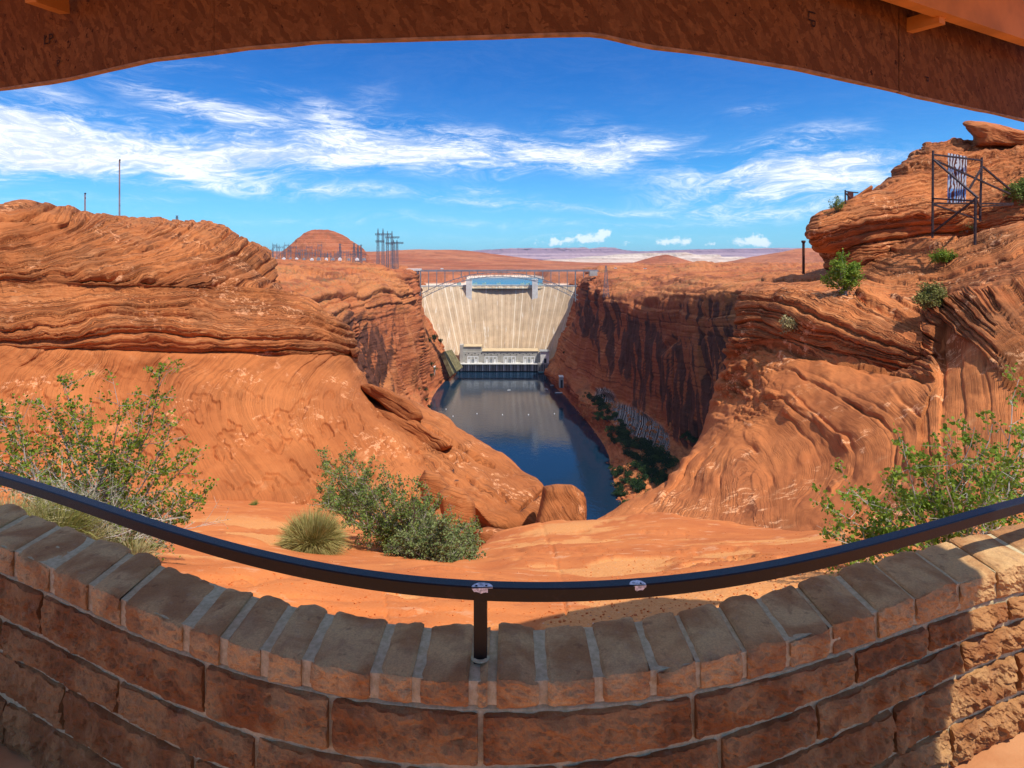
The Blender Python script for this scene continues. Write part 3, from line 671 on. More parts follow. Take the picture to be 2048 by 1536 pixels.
def groove(D, pts, w_, dep):
    global CRK_SHADE
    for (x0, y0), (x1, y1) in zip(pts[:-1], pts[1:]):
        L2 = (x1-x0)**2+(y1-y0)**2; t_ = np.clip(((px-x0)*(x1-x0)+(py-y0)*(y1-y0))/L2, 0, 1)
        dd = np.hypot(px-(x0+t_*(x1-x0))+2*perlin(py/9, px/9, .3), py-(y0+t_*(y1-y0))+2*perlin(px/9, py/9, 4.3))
        D = D-2.0*dep*np.exp(-(dd/(1.3*w_))**2); CRK_SHADE = np.maximum(CRK_SHADE, np.exp(-(dd/(.9*w_))**2))
    return D
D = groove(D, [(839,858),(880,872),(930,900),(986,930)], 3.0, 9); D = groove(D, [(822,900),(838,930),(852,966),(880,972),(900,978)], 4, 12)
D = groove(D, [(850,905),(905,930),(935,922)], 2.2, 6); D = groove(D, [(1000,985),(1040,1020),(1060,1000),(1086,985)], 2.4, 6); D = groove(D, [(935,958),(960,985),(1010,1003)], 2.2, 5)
finish_rock(G, D*dn*1.1, ROCK_N, 'canyon_lip_rock', {'lam': .35+.4*sstep(n_a, 0, .4), 'bed': bed, 'var': .75*CRK_SHADE, 'fleck': .8+0*px}, kind='structure')  # var darkens the crack lines, shade painted into the grooves
boulder('bedrock_ledge', [(800,1080),(880,1020),(960,1000),(1060,1010),(1140,1040),(1200,1080),(1180,1200),(1050,1260),(900,1260),(800,1180)], 24.6, 1.4, (0, -.008), None, 71, amp=1.0, cat=None)['kind'] = 'structure'
boulder('boulder', [(720,770),(735,764),(775,778),(815,797),(842,820),(846,836),(826,850),(800,838),(765,812),(738,796),(724,784)],
        27.0, 1.0, (-.010, -.010), 'long slab boulder leaning at the top left of the canyon lip', 62, GB, bl=(30, 2), amp=1.3, flatten=.25)
boulder('boulder', [(750,816),(780,826),(830,842),(870,866),(908,892),(885,905),(850,908),(822,918),(800,888),(770,850)],
        25.6, .9, (-.010, -.010), 'cracked wedge boulder below the leaning slab boulder', 63, GB, bl=(35, 2), amp=1.4, flatten=.22)
boulder('boulder', [(1086,972),(1110,968),(1145,970),(1168,985),(1173,1000),(1173,1048),(1140,1062),(1100,1068),(1070,1060),(1080,1010)],
        19.5, 1.3, (-.004, -.010), 'square edged boulder nearest the river at the canyon lip', 64, GB, bl=(60, 1), amp=.6, flatten=.2)
boulder('boulder', [(876,985),(900,970),(925,978),(948,1005),(950,1040),(942,1078),(925,1100),(900,1090),(885,1040)],
        16.5, .7, (0, -.006), 'upright blocky boulder behind the green bush', 65, GB, bl=(12, 1), amp=.5, flatten=.2)
boulder('boulder', [(945,1060),(975,1052),(1010,1058),(1030,1072),(1010,1090),(975,1098),(950,1090)],
        15.5, .5, (0, -.006), 'small rounded boulder in the shade under the canyon lip overhang', 66, GB, bl=(10, 1), amp=.6)
boulder('boulder', [(850,940),(880,950),(900,975),(885,1010),(862,1030),(842,1000),(838,960)],
        18.5, .7, (0, -.006), 'pale boulder above the right side of the green bush', 67, GB, bl=(15, 1), amp=.5, flatten=.3)
boulder('rock_slab', [(1698,407),(1705,396),(1725,382),(1743,370),(1746,374),(1743,384),(1738,388),(1720,398),(1706,407)],
        35.0, .35, (0, 0), 'thin leaning slab of sandstone balanced on the skyline beside the far frame', 68, 'loose slabs on the skyline', bl=(-35, 0), amp=.25, cat='rock slab', mat=ROCK_R)
boulder('rock_slab', [(1922,244),(1935,241),(1975,247),(2020,256),(2080,268),(2200,285),(2200,300),(2060,298),(1990,292),(1945,292),(1948,275),(1936,262)],
        37.5, 1.6, (0, 0), 'pointed overhanging sandstone slab at the top of the right rock', 69, 'loose slabs on the skyline', bl=(12, 0), amp=1.3, cat='rock slab', mat=ROCK_R, flatten=.3, led=(3, 8))
# ================================================================ CANYON
WZ = -234.0     # river level below the eye
def wat(px_, py_): return (px_, py_, 234*FPX/(py_-HY))
def canyon(rows, nu, nv, name, seed, varn, side, **kw):
    G = lattice(rows, nu, nv, wmax=330)
    px, py = to_px(G); dn = G[..., 1]/FPX
    X, Y, Z = G[..., 0], G[..., 1], G[..., 2]-EYE_Z
    n = normals(G)
    s = np.sign((n[..., 0]*side+n[..., 2]).mean()); n *= s
    steep = sstep(np.abs(n[..., 2]), .75, .35)
    N1 = fbm(X/55+seed, Y/55, Z/160, 4, .55)
    jl = perlin(X/26+seed, Y/26, Z/260); joints = -np.exp(-(jl/.06)**2)
    bed = Z/ .62+10*fbm(X/120, Y/120, Z/60, 3)+.12*Y*.5
    led = ledges(bed*.62, seed, 5, 15, .7, .10)+.45*ledges(bed*.62, seed+1, 2, 5, .7, .15)
    capm = sstep(Z, -95, -60)
    D = steep*(12*N1+7.0*joints*sstep(fbm(X/90, Y/90, seed+.5, 2), -.1, .3))+led*(7.0*capm*(1-.55*steep)+.5*steep)+5*capm*fbm(X/70, Y/100, .7+seed, 3)+fbm(X/14, Y/14, Z/14, 4, .6)*(.9+.5*capm)
    talus = sstep(Z, WZ+45, WZ+12)*(1-steep)
    D += talus*2.5*np.abs(fbm(X/9, Y/9, Z/9, 3, .6))
    D *= sstep(Z, WZ-2, WZ+10)*.85+.15
    v = np.zeros_like(px)
    for (bx, by, rx, ry, st) in varn: v += st*np.exp(-(((px-bx)/rx)**4+((py-by)/ry)**4))
    st1 = fbm(px/7, py/160, seed+3.3, 3, .6)
    v = v*(.62+1.3*st1)+.25*fbm(X/30, Y/30, Z/30, 4, .6)
    v = v*(steep*.6+.4)+.05*steep
    bleach = kw.pop('bleach', None)
    along = np.broadcast_to(np.linspace(0, 1, nu)[None]*nu, px.shape)+0*px
    wl = np.zeros_like(px)
    if bleach:
        for (bx, by, rx, ry, st) in bleach: wl += st*np.exp(-(((px-bx)/rx)**2+((py-by)/ry)**2))
    return grid_obj(name, G+n*D[..., None], CANYON, attrs={'bed': bed, 'var': v, 'seep': wl, 'along': along, 'wall_shade': np.full_like(px, 1.0 if side < 0 else .12), 'fleck': .5*capm}, kind='structure')

m, t, bs = new_mat('canyon_sandstone'); CANYON = m
co = t.a('ShaderNodeTexCoord').outputs['Object']
bed = t.a('ShaderNodeAttribute', attribute_name='bed').outputs['Fac']
va = t.a('ShaderNodeAttribute', attribute_name='var').outputs['Fac']
se = t.a('ShaderNodeAttribute', attribute_name='seep').outputs['Fac']
geo = t.a('ShaderNodeNewGeometry'); nz = t.a('ShaderNodeSeparateXYZ', {0: geo.outputs['Normal']}).outputs[2]
big = t.noise(co, .008, 4, .6); mid = t.noise(co, .05, 6, .65); fine = t.noise(co, .35, 4, .7)
bw = t.m('ADD', bed, t.m('MULTIPLY', mid, 14.0))
b1 = t.noise(None, .16, 4, .7, w=bw)
stv = t.mapp(co, sc=(1, 1, .03)); al = t.a('ShaderNodeAttribute', attribute_name='along').outputs['Fac']; alw = t.m('ADD', al, t.m('MULTIPLY', mid, 3.0))
streak = t.m('ADD', t.m('MULTIPLY', t.noise(stv, .16, 5, .65), .55), t.m('MULTIPLY', t.noise(None, .33, 4, .75, w=alw), .45))
c = t.mix(t.ss(big, .38, .62), (.52, .185, .062), (.43, .125, .045))
c = t.mix(t.m('MULTIPLY', t.ss(b1, .52, .7), .55), c, (.52, .215, .10))
c = t.mix(t.m('MULTIPLY', t.ss(b1, .47, .3), .8), c, (.16, .042, .022))
low = t.noise(t.mapp(co, sc=(1, .35, 1)), .03, 5, .7)
c = t.mix(t.m('MULTIPLY', t.ss(low, .5, .62), t.m('MULTIPLY', t.ss(nz, .4, .8), .85)), c, (.22, .065, .03))
c = t.mix(t.m('MULTIPLY', t.ss(mid, .56, .68), .4), c, (.50, .20, .10))
c = t.mix(t.m('MULTIPLY', t.ss(fine, .52, .62), .25), c, (.15, .042, .024))
flatm = t.ss(nz, .55, .9)
scrub = t.m('MULTIPLY', t.m('MULTIPLY', t.ss(t.noise(co, .02, 3), .5, .6), t.ss(t.noise(co, .25, 5, .8), .48, .56)), t.m('MULTIPLY', flatm, .6))
c = t.mix(scrub, c, (.16, .13, .055))
c = t.mix(t.m('MULTIPLY', t.ss(nz, .6, .25), t.a('ShaderNodeAttribute', attribute_name='wall_shade').outputs['Fac']), c, t.mix(1.0, c, (.80, .66, .62), 'MULTIPLY'))  # steep faces darkened, mainly the right wall: shade put into the colour
vv = t.m('ADD', va, t.m('MULTIPLY', t.m('SUBTRACT', streak, .5), .9))
c = t.mix(t.m('MULTIPLY', t.ss(vv, .32, .62), .93), c, t.mix(t.ss(streak, .35, .6), (.042, .019, .013), (.12, .045, .028)))
s2 = t.m('ADD', t.m('MULTIPLY', t.noise(None, .8, 3, .8, w=alw), .85), t.m('MULTIPLY', mid, .15))
c = t.mix(t.ss(se, .25, .55), c, t.mix(t.ss(s2, .46, .56), (.018, .016, .014), (.42, .36, .32)))
setc(t, bs, 'Base Color', c); bump(t, bs, t.m('ADD', t.m('ADD', t.m('MULTIPLY', mid, .6), t.m('MULTIPLY', b1, .5)), t.m('MULTIPLY', fine, .5)), .7, 3.5)

# right-hand (east) wall, near -> far
NR = [
 [(2600,560,700),(1900,535,1000),(1600,530,1500),(1400,528,1900),(1250,531,2000),(1160,540,1900),(1090,556,1900)],
 [(2600,600,300),(2000,570,450),(1700,556,650),(1500,548,850),(1380,545,1050),(1280,545,1200),(1190,543,1300),(1130,557,1500)],
 [(2600,640,300),(1900,600,380),(1650,585,480),(1500,575,600),(1400,565,740),(1300,572,880),(1220,562,1020),(1172,553,1150),(1145,562,1280),(1100,580,1420)],
 [(2600,700,310),(1900,640,380),(1650,605,470),(1490,588,570),(1400,590,660),(1310,605,770),(1245,612,870),(1196,585,1000),(1160,566,1120),(1143,572,1240),(1110,590,1360)],
 [(2600,760,320),(1900,700,390),(1650,660,475),(1495,628,570),(1400,652,655),(1315,652,755),(1250,642,850),(1196,612,985),(1160,588,1110),(1140,590,1230),(1115,600,1350)],
 [(2600,820,325),(1900,760,392),(1650,720,470),(1490,690,565),(1400,700,645),(1315,700,745),(1250,690,840),(1192,665,970),(1152,630,1100),(1132,625,1220),(1110,630,1340)],
 [(2600,1100,335),(1900,1000,395),(1650,950,465),(1490,880,555),(1400,850,640),(1325,815,735),(1245,770,830),(1180,735,955),(1135,700,1085),(1118,680,1210),(1100,680,1330)],
 [(2600,1400,345),(1900,1200,400),(1650,1080,460),(1490,985,545),(1405,922,628),(1328,872,715),(1240,812,815),(1176,772,940),(1126,738,1070),(1106,718,1200),(1092,710,1330)],
 [(2600,1500,330),(1900,1300,380),(1600,1180,440),(1420,1080,520),(1320,1000,580),(1290,930,640),(1260,885,700),(1205,830,800),(1150,790,940),(1112,757,1090),(1095,738,1210),(1085,728,1330)],
 [(2600,1700,330),(1900,1500,370),(1600,1300,430),wat(1350,1130),wat(1243,1004),wat(1226,952),wat(1214,902),wat(1186,858),wat(1130,794),wat(1102,763),wat(1086,741),wat(1078,733)],
 [(2600,1850,320),(1900,1600,360),(1600,1420,420),(1280,1180,455),(1200,1040,560),(1190,980,630),(1180,930,710),(1155,880,800),(1105,812,1010),(1085,778,1140),(1072,752,1270),(1066,742,1330)],
]
NR = [[q[:0]+(q[0]+26*min(1, max(0, (q[2]-1020)/200))*min(1, max(.25, (760-q[1])/140)), q[1], q[2]) if q[1] < 728 else q for q in r_] for r_ in NR]
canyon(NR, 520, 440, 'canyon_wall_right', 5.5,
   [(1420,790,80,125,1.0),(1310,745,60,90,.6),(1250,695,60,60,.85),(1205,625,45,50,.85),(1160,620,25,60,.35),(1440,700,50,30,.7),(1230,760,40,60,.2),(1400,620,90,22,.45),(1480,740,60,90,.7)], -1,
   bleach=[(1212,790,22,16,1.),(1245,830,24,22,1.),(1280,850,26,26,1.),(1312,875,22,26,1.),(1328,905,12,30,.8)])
# left-hand (west) wall, near -> far
NL = [
 [(-600,600,500),(100,540,800),(450,524,1100),(600,523,1250),(760,530,1400),(820,545,1600),(900,575,1700)],
 [(-600,640,330),(100,580,420),(400,548,560),(560,545,700),(660,545,850),(760,541,1000),(818,542,1180),(845,556,1300),(880,590,1450)],
 [(-600,680,310),(100,600,350),(400,575,430),(540,570,520),(640,572,640),(720,560,800),(785,550,980),(832,549,1120),(848,565,1240),(860,590,1380)],
 [(-600,720,300),(100,640,340),(400,600,400),(560,598,490),(640,605,575),(705,612,690),(765,585,830),(812,566,980),(840,562,1110),(852,580,1230),(866,600,1360)],
 [(-600,800,300),(100,700,340),(400,650,400),(590,645,480),(660,650,555),(715,650,680),(772,622,810),(822,600,960),(846,595,1090),(858,610,1210),(874,630,1350)],
 [(-600,900,300),(100,800,340),(400,760,400),(620,720,475),(685,700,555),(725,705,670),(782,690,790),(832,655,950),(852,650,1080),(868,655,1200),(892,670,1340)],
 [(-600,1200,300),(100,1000,345),(400,950,405),(640,860,480),(710,850,570),(765,845,660),(805,806,790),(845,775,930),(862,735,1070),(884,700,1190),(906,700,1330)],
 [(-600,1500,300),(100,1200,350),(400,1080,420),(650,960,500),(745,920,600),(810,868,700),(845,815,850),(852,800,960),(866,765,1075),(892,725,1190),(912,715,1320)],
 [(-600,1700,320),(100,1400,360),(400,1200,440),(720,1080,500),wat(845,925),wat(872,855),wat(860,806),wat(866,792),wat(884,768),wat(906,748),wat(921,738),wat(925,732)],
 [(-600,1900,330),(100,1500,380),(400,1300,460),(800,1180,480),(900,980,600),(905,880,780),(900,830,920),(900,808,990),(910,785,1090),(925,765,1200),(932,752,1270),(935,746,1310)],
]
NL = [[(q[0]-16*min(1, max(0, (q[2]-1020)/200))*min(1, max(.2, (760-q[1])/140)), q[1], q[2]) if q[1] < 728 else q for q in r_] for r_ in NL]
canyon(NL, 460, 440, 'canyon_wall_left', 9.5,
   [(735,745,48,85,1.0),(700,640,40,40,.35),(790,650,18,80,.3),(830,560,12,60,.35),(640,660,40,40,.3),(880,640,8,50,.5),(760,610,14,50,.3)], 1)

# river
m, t, bs = new_mat('river_water')
co = t.a('ShaderNodeTexCoord').outputs['Object']
setc(t, bs, 'Base Color', (.006, .022, .045)); bs.inputs['Roughness'].default_value = .04; bs.inputs['IOR'].default_value = 1.33
bs.inputs['Specular IOR Level'].default_value = .55
rip = t.m('ADD', t.noise(co, .12, 4, .6), t.m('MULTIPLY', t.noise(t.mapp(co, sc=(1, .5, 1)), .5, 3), .4))
calm = t.ss(t.noise(t.mapp(co, sc=(1, .4, 1)), .006, 3), .35, .7, .4, 1.0)
bump(t, bs, t.m('MULTIPLY', rip, calm), .3, .9)
RIVER = m
xs = np.linspace(-420, 420, 30); ys = np.linspace(330, 1330, 60)
Gx, Gy = np.meshgrid(xs, ys)
grid_obj('river', np.stack([Gx, Gy, np.full_like(Gx, WZ+EYE_Z)], -1), RIVER, kind='structure')

# ================================================================ BEYOND THE DAM
LAKE_Z = -68.0
xs = np.linspace(-1, 1, 400); xs = np.sign(xs)*np.abs(xs)**1.6*24000
ys = 1345*np.exp(np.linspace(0, math.log(26000/1345), 300))
X, Y = np.meshgrid(xs, ys)
U = X/Y*FPX+HX
Z = -38+9*fbm(X/700, Y/700, .5, 5)+3*fbm(X/120, Y/120, 3.5, 4)
lake = np.exp(-(((X-10)/230)**2))*sstep(Y, 1330, 1340)*sstep(Y, 2250, 1900)
Z = Z-75*sstep(np.exp(-((U-1010)/76)**4)*sstep(Y, 2300, 1850), .2, .7)
Z = Z-60*sstep(Y, 1470, 1350)+10*np.abs(fbm(X/40, Y/40, 3.1, 4))*sstep(Y, 1900, 1500)
# smooth brown rise left of centre
Z += 88*np.exp(-((X+430)/(520+300*(X < -430)))**2-((Y-4000)/900)**2)
Z += 60*np.exp(-((X+1700)/700)**2-((Y-4200)/900)**2)
Z += 42*np.exp(-((X+1400)/500)**2-((Y-3000)/600)**2)
r1 = np.hypot(X-830, Y-3300); Z += 62*np.clip(1-r1/210, 0, 1)**1.0*1.0
Z += 60*np.exp(-((X-1550)/260)**4-((Y-3400)/320)**2)+34*np.exp(-(((X-1640)/120)**2+((Y-3400)/200)**2))
Z -= 42*sstep(Y, 3800, 7500); far = sstep(Y, 6000, 15000); Z = Z*(1-far)+far*(-120+20*fbm(X/2500, Y/2500, 7.5, 3))
m, t, bs = new_mat('red_desert')
co = t.a('ShaderNodeTexCoord').outputs['Object']
z_ = t.a('ShaderNodeSeparateXYZ', {0: co}).outputs[2]
big = t.noise(co, .0011, 5, .6); mid = t.noise(co, .008, 6, .65); fn = t.noise(co, .05, 4, .7)
lay = t.noise(None, .16, 3, .6, w=t.m('ADD', z_, t.m('MULTIPLY', mid, 14.0)))
c = t.mix(t.ss(big, .4, .6), (.34, .095, .042), (.44, .16, .075))
c = t.mix(t.m('MULTIPLY', t.ss(lay, .45, .62), .5), c, (.50, .20, .10)); c = t.mix(t.m('MULTIPLY', t.ss(mid, .45, .62), .6), c, (.22, .07, .035))
c = t.mix(t.m('MULTIPLY', t.ss(fn, .5, .6), .35), c, (.15, .07, .035))
c = t.mix(t.ss(t.m('ADD', z_, t.m('MULTIPLY', mid, 8.0)), -52, -58), c, (.72, .55, .42))   # bleached shore band
setc(t, bs, 'Base Color', c); bump(t, bs, t.m('ADD', mid, fn), .6, 10)
RED = m
Gf = np.stack([X, Y, Z+EYE_Z], -1)
grid_obj('desert_plain', Gf, RED, kind='structure')
m, t, bs = new_mat('lake_water'); setc(t, bs, 'Base Color', (.02, .17, .24)); bs.inputs['Roughness'].default_value = .25
bump(t, bs, t.noise(t.a('ShaderNodeTexCoord').outputs['Object'], .05, 3), .3, 2)
mesh_obj('lake', [(-800, 1338, LAKE_Z+EYE_Z), (900, 1338, LAKE_Z+EYE_Z), (1100, 2700, LAKE_Z+EYE_Z), (-900, 2700, LAKE_Z+EYE_Z)], [(0, 1, 2, 3)], m, kind='structure')

# layered butte
def butte(name, prof_px, base_py, d, depth, mat, seed, **kw):
    """prof_px: skyline [(px, py)...]; a rounded hill of that silhouette"""
    x0, x1 = prof_px[0][0], prof_px[-1][0]
    nx, ny = 260, 120
    u = np.linspace(x0, x1, nx); v = np.linspace(-1, 1, ny)
    sk = np.interp(u, [p[0] for p in prof_px], [p[1] for p in prof_px])
    X = ((u-HX)/FPX*d)[None].repeat(ny, 0); Y = d+v[:, None]*depth*np.ones((1, nx))
    H = ((base_py-sk)/FPX*d)[None]*np.sqrt(np.clip(1-np.abs(v[:, None])**2.4, 0, 1))
    Zb = -(base_py-HY)/FPX*d
    Z = Zb+H
    st = ledges(Z*.8+2*fbm(X/60, Y/60, seed, 3), seed, 3, 9, .3, .25)
    Z = Z+0*st
    G = np.stack([X, Y, Z+EYE_Z], -1)
    n = normals(G); n *= np.sign(n[..., 2].mean())
    G = G+n*((st*2.0+2.5*fbm(X/35, Y/35, Z/20, 3))*sstep(H, 2, 12))[..., None]
    return grid_obj(name, G, mat, kind='structure')
butte('butte', [(570,520),(590,497),(603,484),(620,467),(635,461),(652,460),(668,464),(688,475),(703,486),(714,494),(722,510),(732,530)], 532, 1900, 150, RED, 3)

# pale cliffs and lavender mesas on the horizon
def farwall(name, prof, base_py, d, depth, mat, seed, amp, nx=420, nz=34, **kw):
    u = np.linspace(prof[0][0], prof[-1][0], nx)
    sk = np.interp(u, [p[0] for p in prof], [p[1] for p in prof])-(4.5 if 'mesa' in name else 3.0)
    zt = (HY-sk)/FPX*d; zb = (HY-base_py)/FPX*d
    zt = zt+amp*.12*fbm(u/9, seed, .5, 4, .6)
    f = np.concatenate([np.linspace(0, 1, nz), [1.0, 1.0]])
    Z = zb+(zt-zb)[None]*f[:, None]
    slope = np.interp(f, [0, .35, .5, .72, .78, 1], [0, .42, .5, .78, .92, 1.0])
    X = ((u-HX)/FPX*d)[None].repeat(len(f), 0)
    Y = d+slope[:, None]*depth+amp*2.2*fbm(X/(amp*9), Z/(amp*3), seed, 4, .6)+amp*3*fbm(X/(amp*30), .5, seed+2, 3)
    Y[-2] += depth*1.5; Y[-1] += depth*9; Z[-1] = zb[-1]+(zt-zb)*.5 if np.ndim(zb) else zb
    G = np.stack([X, Y, Z+EYE_Z], -1)
    return grid_obj(name, G, mat, smooth=False, kind='structure')
def strat_mat(name, cols, zs, ns):
    m, t, bs = new_mat(name)
    co = t.a('ShaderNodeTexCoord').outputs['Object']; z_ = t.a('ShaderNodeSeparateXYZ', {0: co}).outputs[2]
    nn_ = t.noise(co, ns, 5, .65)
    l = t.noise(None, zs, 4, .7, w=t.m('ADD', z_, t.m('MULTIPLY', nn_, .8/zs)))
    c = t.mix(t.ss(l, .38, .62), cols[0], cols[1]); c = t.mix(t.m('MULTIPLY', t.ss(nn_, .5, .66), .5), c, cols[2])
    setc(t, bs, 'Base Color', c); bump(t, bs, t.m('ADD', l, nn_), .8, 90)
    return m
PALE = strat_mat('pale_cliffs', [(.55, .40, .30), (.72, .58, .46), (.40, .22, .15)], .03, .004)
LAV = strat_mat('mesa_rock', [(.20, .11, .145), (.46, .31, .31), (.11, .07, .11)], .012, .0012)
farwall('pale_cliffs', [(1090,531),(1150,523),(1230,522),(1265,514),(1330,512),(1345,508),(1375,507),(1400,511),(1440,505),(1470,512),(1500,516),(1520,510),(1545,518),(1580,516),(1620,525),(1720,528),(2100,526)],
        534, 8500, 1800, PALE, 4.4, 48)
farwall('far_mesa', [(680,508),(700,502),(720,500),(800,503),(900,503),(985,497),(1040,495),(1090,495),(1215,494),(1222,497),(1240,495),(1255,493),(1290,494),(1310,500),(1340,503),(1420,504),(1440,501),(1500,499),(1610,497),(1700,495),(2400,497)],
        530, 15500, 4500, LAV, 6.4, 120)
farwall('far_mesa', [(-1500,505),(-500,503),(0,505),(300,504),(500,504),(680,506),(760,512)], 528, 17000, 5000, LAV, 8.4, 70)

# riverside talus slab left of the powerhouse (the ribbed concrete chute)
# ================================================================ DAM, POWERHOUSE, BRIDGE
def concrete(name, c, streak=.5, sc=.12, white=.5):
    m, t, bs = new_mat(name)
    co = t.a('ShaderNodeTexCoord').outputs['Object']
    st = t.noise(t.mapp(co, sc=(1, .35, .035)), sc*2.6, 6, .7)
    st2 = t.noise(t.mapp(co, loc=(31, 7, 2), sc=(1, .35, .05)), sc*1.2, 5, .7)
    bl = t.noise(co, sc*.3, 5, .6)
    c1 = t.mix(t.ss(bl, .35, .65), tuple(x*.86 for x in c), tuple(min(1, x*1.08) for x in c))
    c1 = t.mix(t.m('MULTIPLY', t.ss(st, .52, .68), streak), c1, (c[0]*.62, c[1]*.52, c[2]*.42))
    c1 = t.mix(t.m('MULTIPLY', t.ss(st2, .58, .66), white), c1, (.82, .77, .66))
    setc(t, bs, 'Base Color', c1); bs.inputs['Roughness'].default_value = .85
    return m, t, bs, c1, co
DAMC, t, bs, c1, co = concrete('dam_concrete', (.56, .41, .26))
du = t.a('ShaderNodeAttribute', attribute_name='du').outputs['Fac']
zz = t.a('ShaderNodeSeparateXYZ', {0: co}).outputs[2]
j = t.m('ABSOLUTE', t.m('SUBTRACT', t.m('FRACT', t.m('ADD', t.m('MULTIPLY', du, 13.0), .5)), .5))
wn = t.a('ShaderNodeTexWhiteNoise', {'W': t.m('FLOOR', t.m('ADD', t.m('MULTIPLY', du, 13.0), .5))}, noise_dimensions='1D').outputs[0]
zn = t.noise(t.mapp(co, sc=(.05, .05, .35)), .12, 3)
leach = t.m('MULTIPLY', t.ss(t.m('ADD', j, t.m('MULTIPLY', t.noise(co, .12, 4), .05)), .14, .03), t.ss(t.m('ADD', wn, t.m('MULTIPLY', zn, 1.0)), .7, 1.4))
j2 = t.m('ABSOLUTE', t.m('SUBTRACT', t.m('FRACT', t.m('MULTIPLY', zz, 1/21.0)), .5))
c1 = t.mix(t.m('MULTIPLY', t.ss(j2, .03, .0), .35), c1, (.68, .49, .30))
c1 = t.mix(t.m('MULTIPLY', leach, .7), c1, (.80, .70, .54))
c1 = t.mix(t.m('MULTIPLY', t.ss(zz, -48, -80), t.m('MULTIPLY', t.ss(t.noise(t.mapp(co, sc=(1, .3, .02)), .25, 5, .7), .45, .6), .3)), c1, (.40, .27, .17))
setc(t, bs, 'Base Color', c1)
CONC, *_ = concrete('grey_concrete', (.42, .40, .35), .3, .3, .2)
WHC, *_ = concrete('white_concrete', (.72, .70, .64), .2, .3, .2)
TANC, *_ = concrete('tan_concrete', (.56, .43, .26), .2, .3, .1)
STEEL = simple('bridge_steel', (.24, .245, .26), .5, .3, .2, .2)
DSTEEL = simple('tower_steel', (.16, .18, .21), .55, .4, .25, .3)
WHITE = simple('white_paint', (.8, .8, .78), .5, 0, .08, 1)
DARK = simple('dark_opening', (.03, .03, .032), .8, 0, .2, 1)
GREYM = simple('grey_metal', (.35, .37, .38), .5, .4, .2, 1)

dam = empty('dam', (-26, 1300, WZ+EYE_Z), label='tall tan concrete arch dam streaked with white, closing the canyon', cat='dam')
nu, nv = 200, 90
u, v = np.meshgrid(np.linspace(-1, 1, nu), np.linspace(0, 1, nv))
Xd = -22+(204-66*v)*u; Zd = -62-160*v
Yd = (1352-66*v**.95)-(52-20*v)*u*u
Yd = Yd+.35*np.sign(np.sin((u*13)*2*np.pi))   # monolith blocks a hand proud of each other
G = np.stack([Xd, Yd, Zd+EYE_Z], -1)
grid_obj('dam_face', G, DAMC, dam, attrs={'du': u}, smooth=False)
def arc_band(mb, z0, z1, off0, off1, ulim=1.0, n=60):
    V = []
    for k in range(n+1):
        uu = -ulim+2*ulim*k/n
        x = -22+204*uu; y = 1352-52*uu*uu
        V += [(x, y-off0, z0+EYE_Z), (x, y-off0, z1+EYE_Z), (x, y+off1, z1+EYE_Z), (x, y+off1, z0+EYE_Z)]
    F = []
    for k in range(n):
        a = 4*k; b = a+4
        F += [(a, b, b+1, a+1), (a+1, b+1, b+2, a+2), (a+2, b+2, b+3, a+3), (a+3, b+3, b, a)]
    mb.add(V, F)
mb = MB(); arc_band(mb, -64.0, -61.2, 1.0, 12); mb.build('crest_road', CONC, dam)
mb = MB(); arc_band(mb, -61.2, -59.9, 1.0, -.4); mb.build('parapet', WHC, dam)
for (pc, wpx) in ((938, 11), (1070, 11)):
    x = (pc-HX)/FPX*1336; uu = (x+22)/204; y = 1352-52*uu*uu
    mb = MB(); mb.box((x, y-4, (-49-98)/2+EYE_Z), (12.5, 18, 49)); mb.box((x, y-4, -48.2+EYE_Z), (13.6, 19, 1.8))
    mb.build('elevator_tower', WHC, dam)
for k, pc in enumerate((918, 950, 968, 997, 1045, 1056, 1082)):
    x = (pc-HX)/FPX*1345; uu = (x+22)/204; y = 1352-52*uu*uu
    mb = MB(); mb.box((x, y+5, -58.5+EYE_Z), (9, 5, 3.4)); mb.box((x+2.5, y+5, -56.2+EYE_Z), (3, 3, 1.6))
    mb.build('gate_hoist', simple('hoist_teal', (.30, .48, .44), .5, 0, .1, 1) if k == 0 else bpy.data.materials['hoist_teal'], dam)

ph = empty('powerhouse', (-27, 1250, WZ+EYE_Z), label='long grey powerhouse at the foot of the dam above the tailwater', cat='powerhouse')
def bx(name, px0, px1, py0, py1, d, dep, mat, parent):
    a, b = P(px0, py0, d), P(px1, py1, d)
    mb = MB(); mb.box(((a[0]+b[0])/2, d+dep/2, (a[2]+b[2])/2), (abs(b[0]-a[0]), dep, abs(a[2]-b[2])))
    return mb.build(name, mat, parent)
bx('wall', 920, 1076, 703, 728.5, 1252, 34, CONC, ph)
bx('wall', 926, 963, 694, 703, 1254, 30, CONC, ph)
bx('stair_tower', 919.5, 926, 690, 728, 1249, 20, CONC, ph)
bx('roof', 964, 1077, 701.8, 703, 1250.5, 38, TANC, ph)
bx('roof', 927, 963, 692.6, 694, 1252.5, 34, TANC, ph)
bx('deck', 918, 1078, 727.2, 729.2, 1240, 14, WHC, ph)
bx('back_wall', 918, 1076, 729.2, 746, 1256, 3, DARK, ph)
for k in range(44):
    p0 = 921+k*3.55
    bx('pier', p0, p0+(2.0 if k % 4 else 2.8), 729.2, 742, 1246, 9, CONC if k % 4 else WHC, ph)
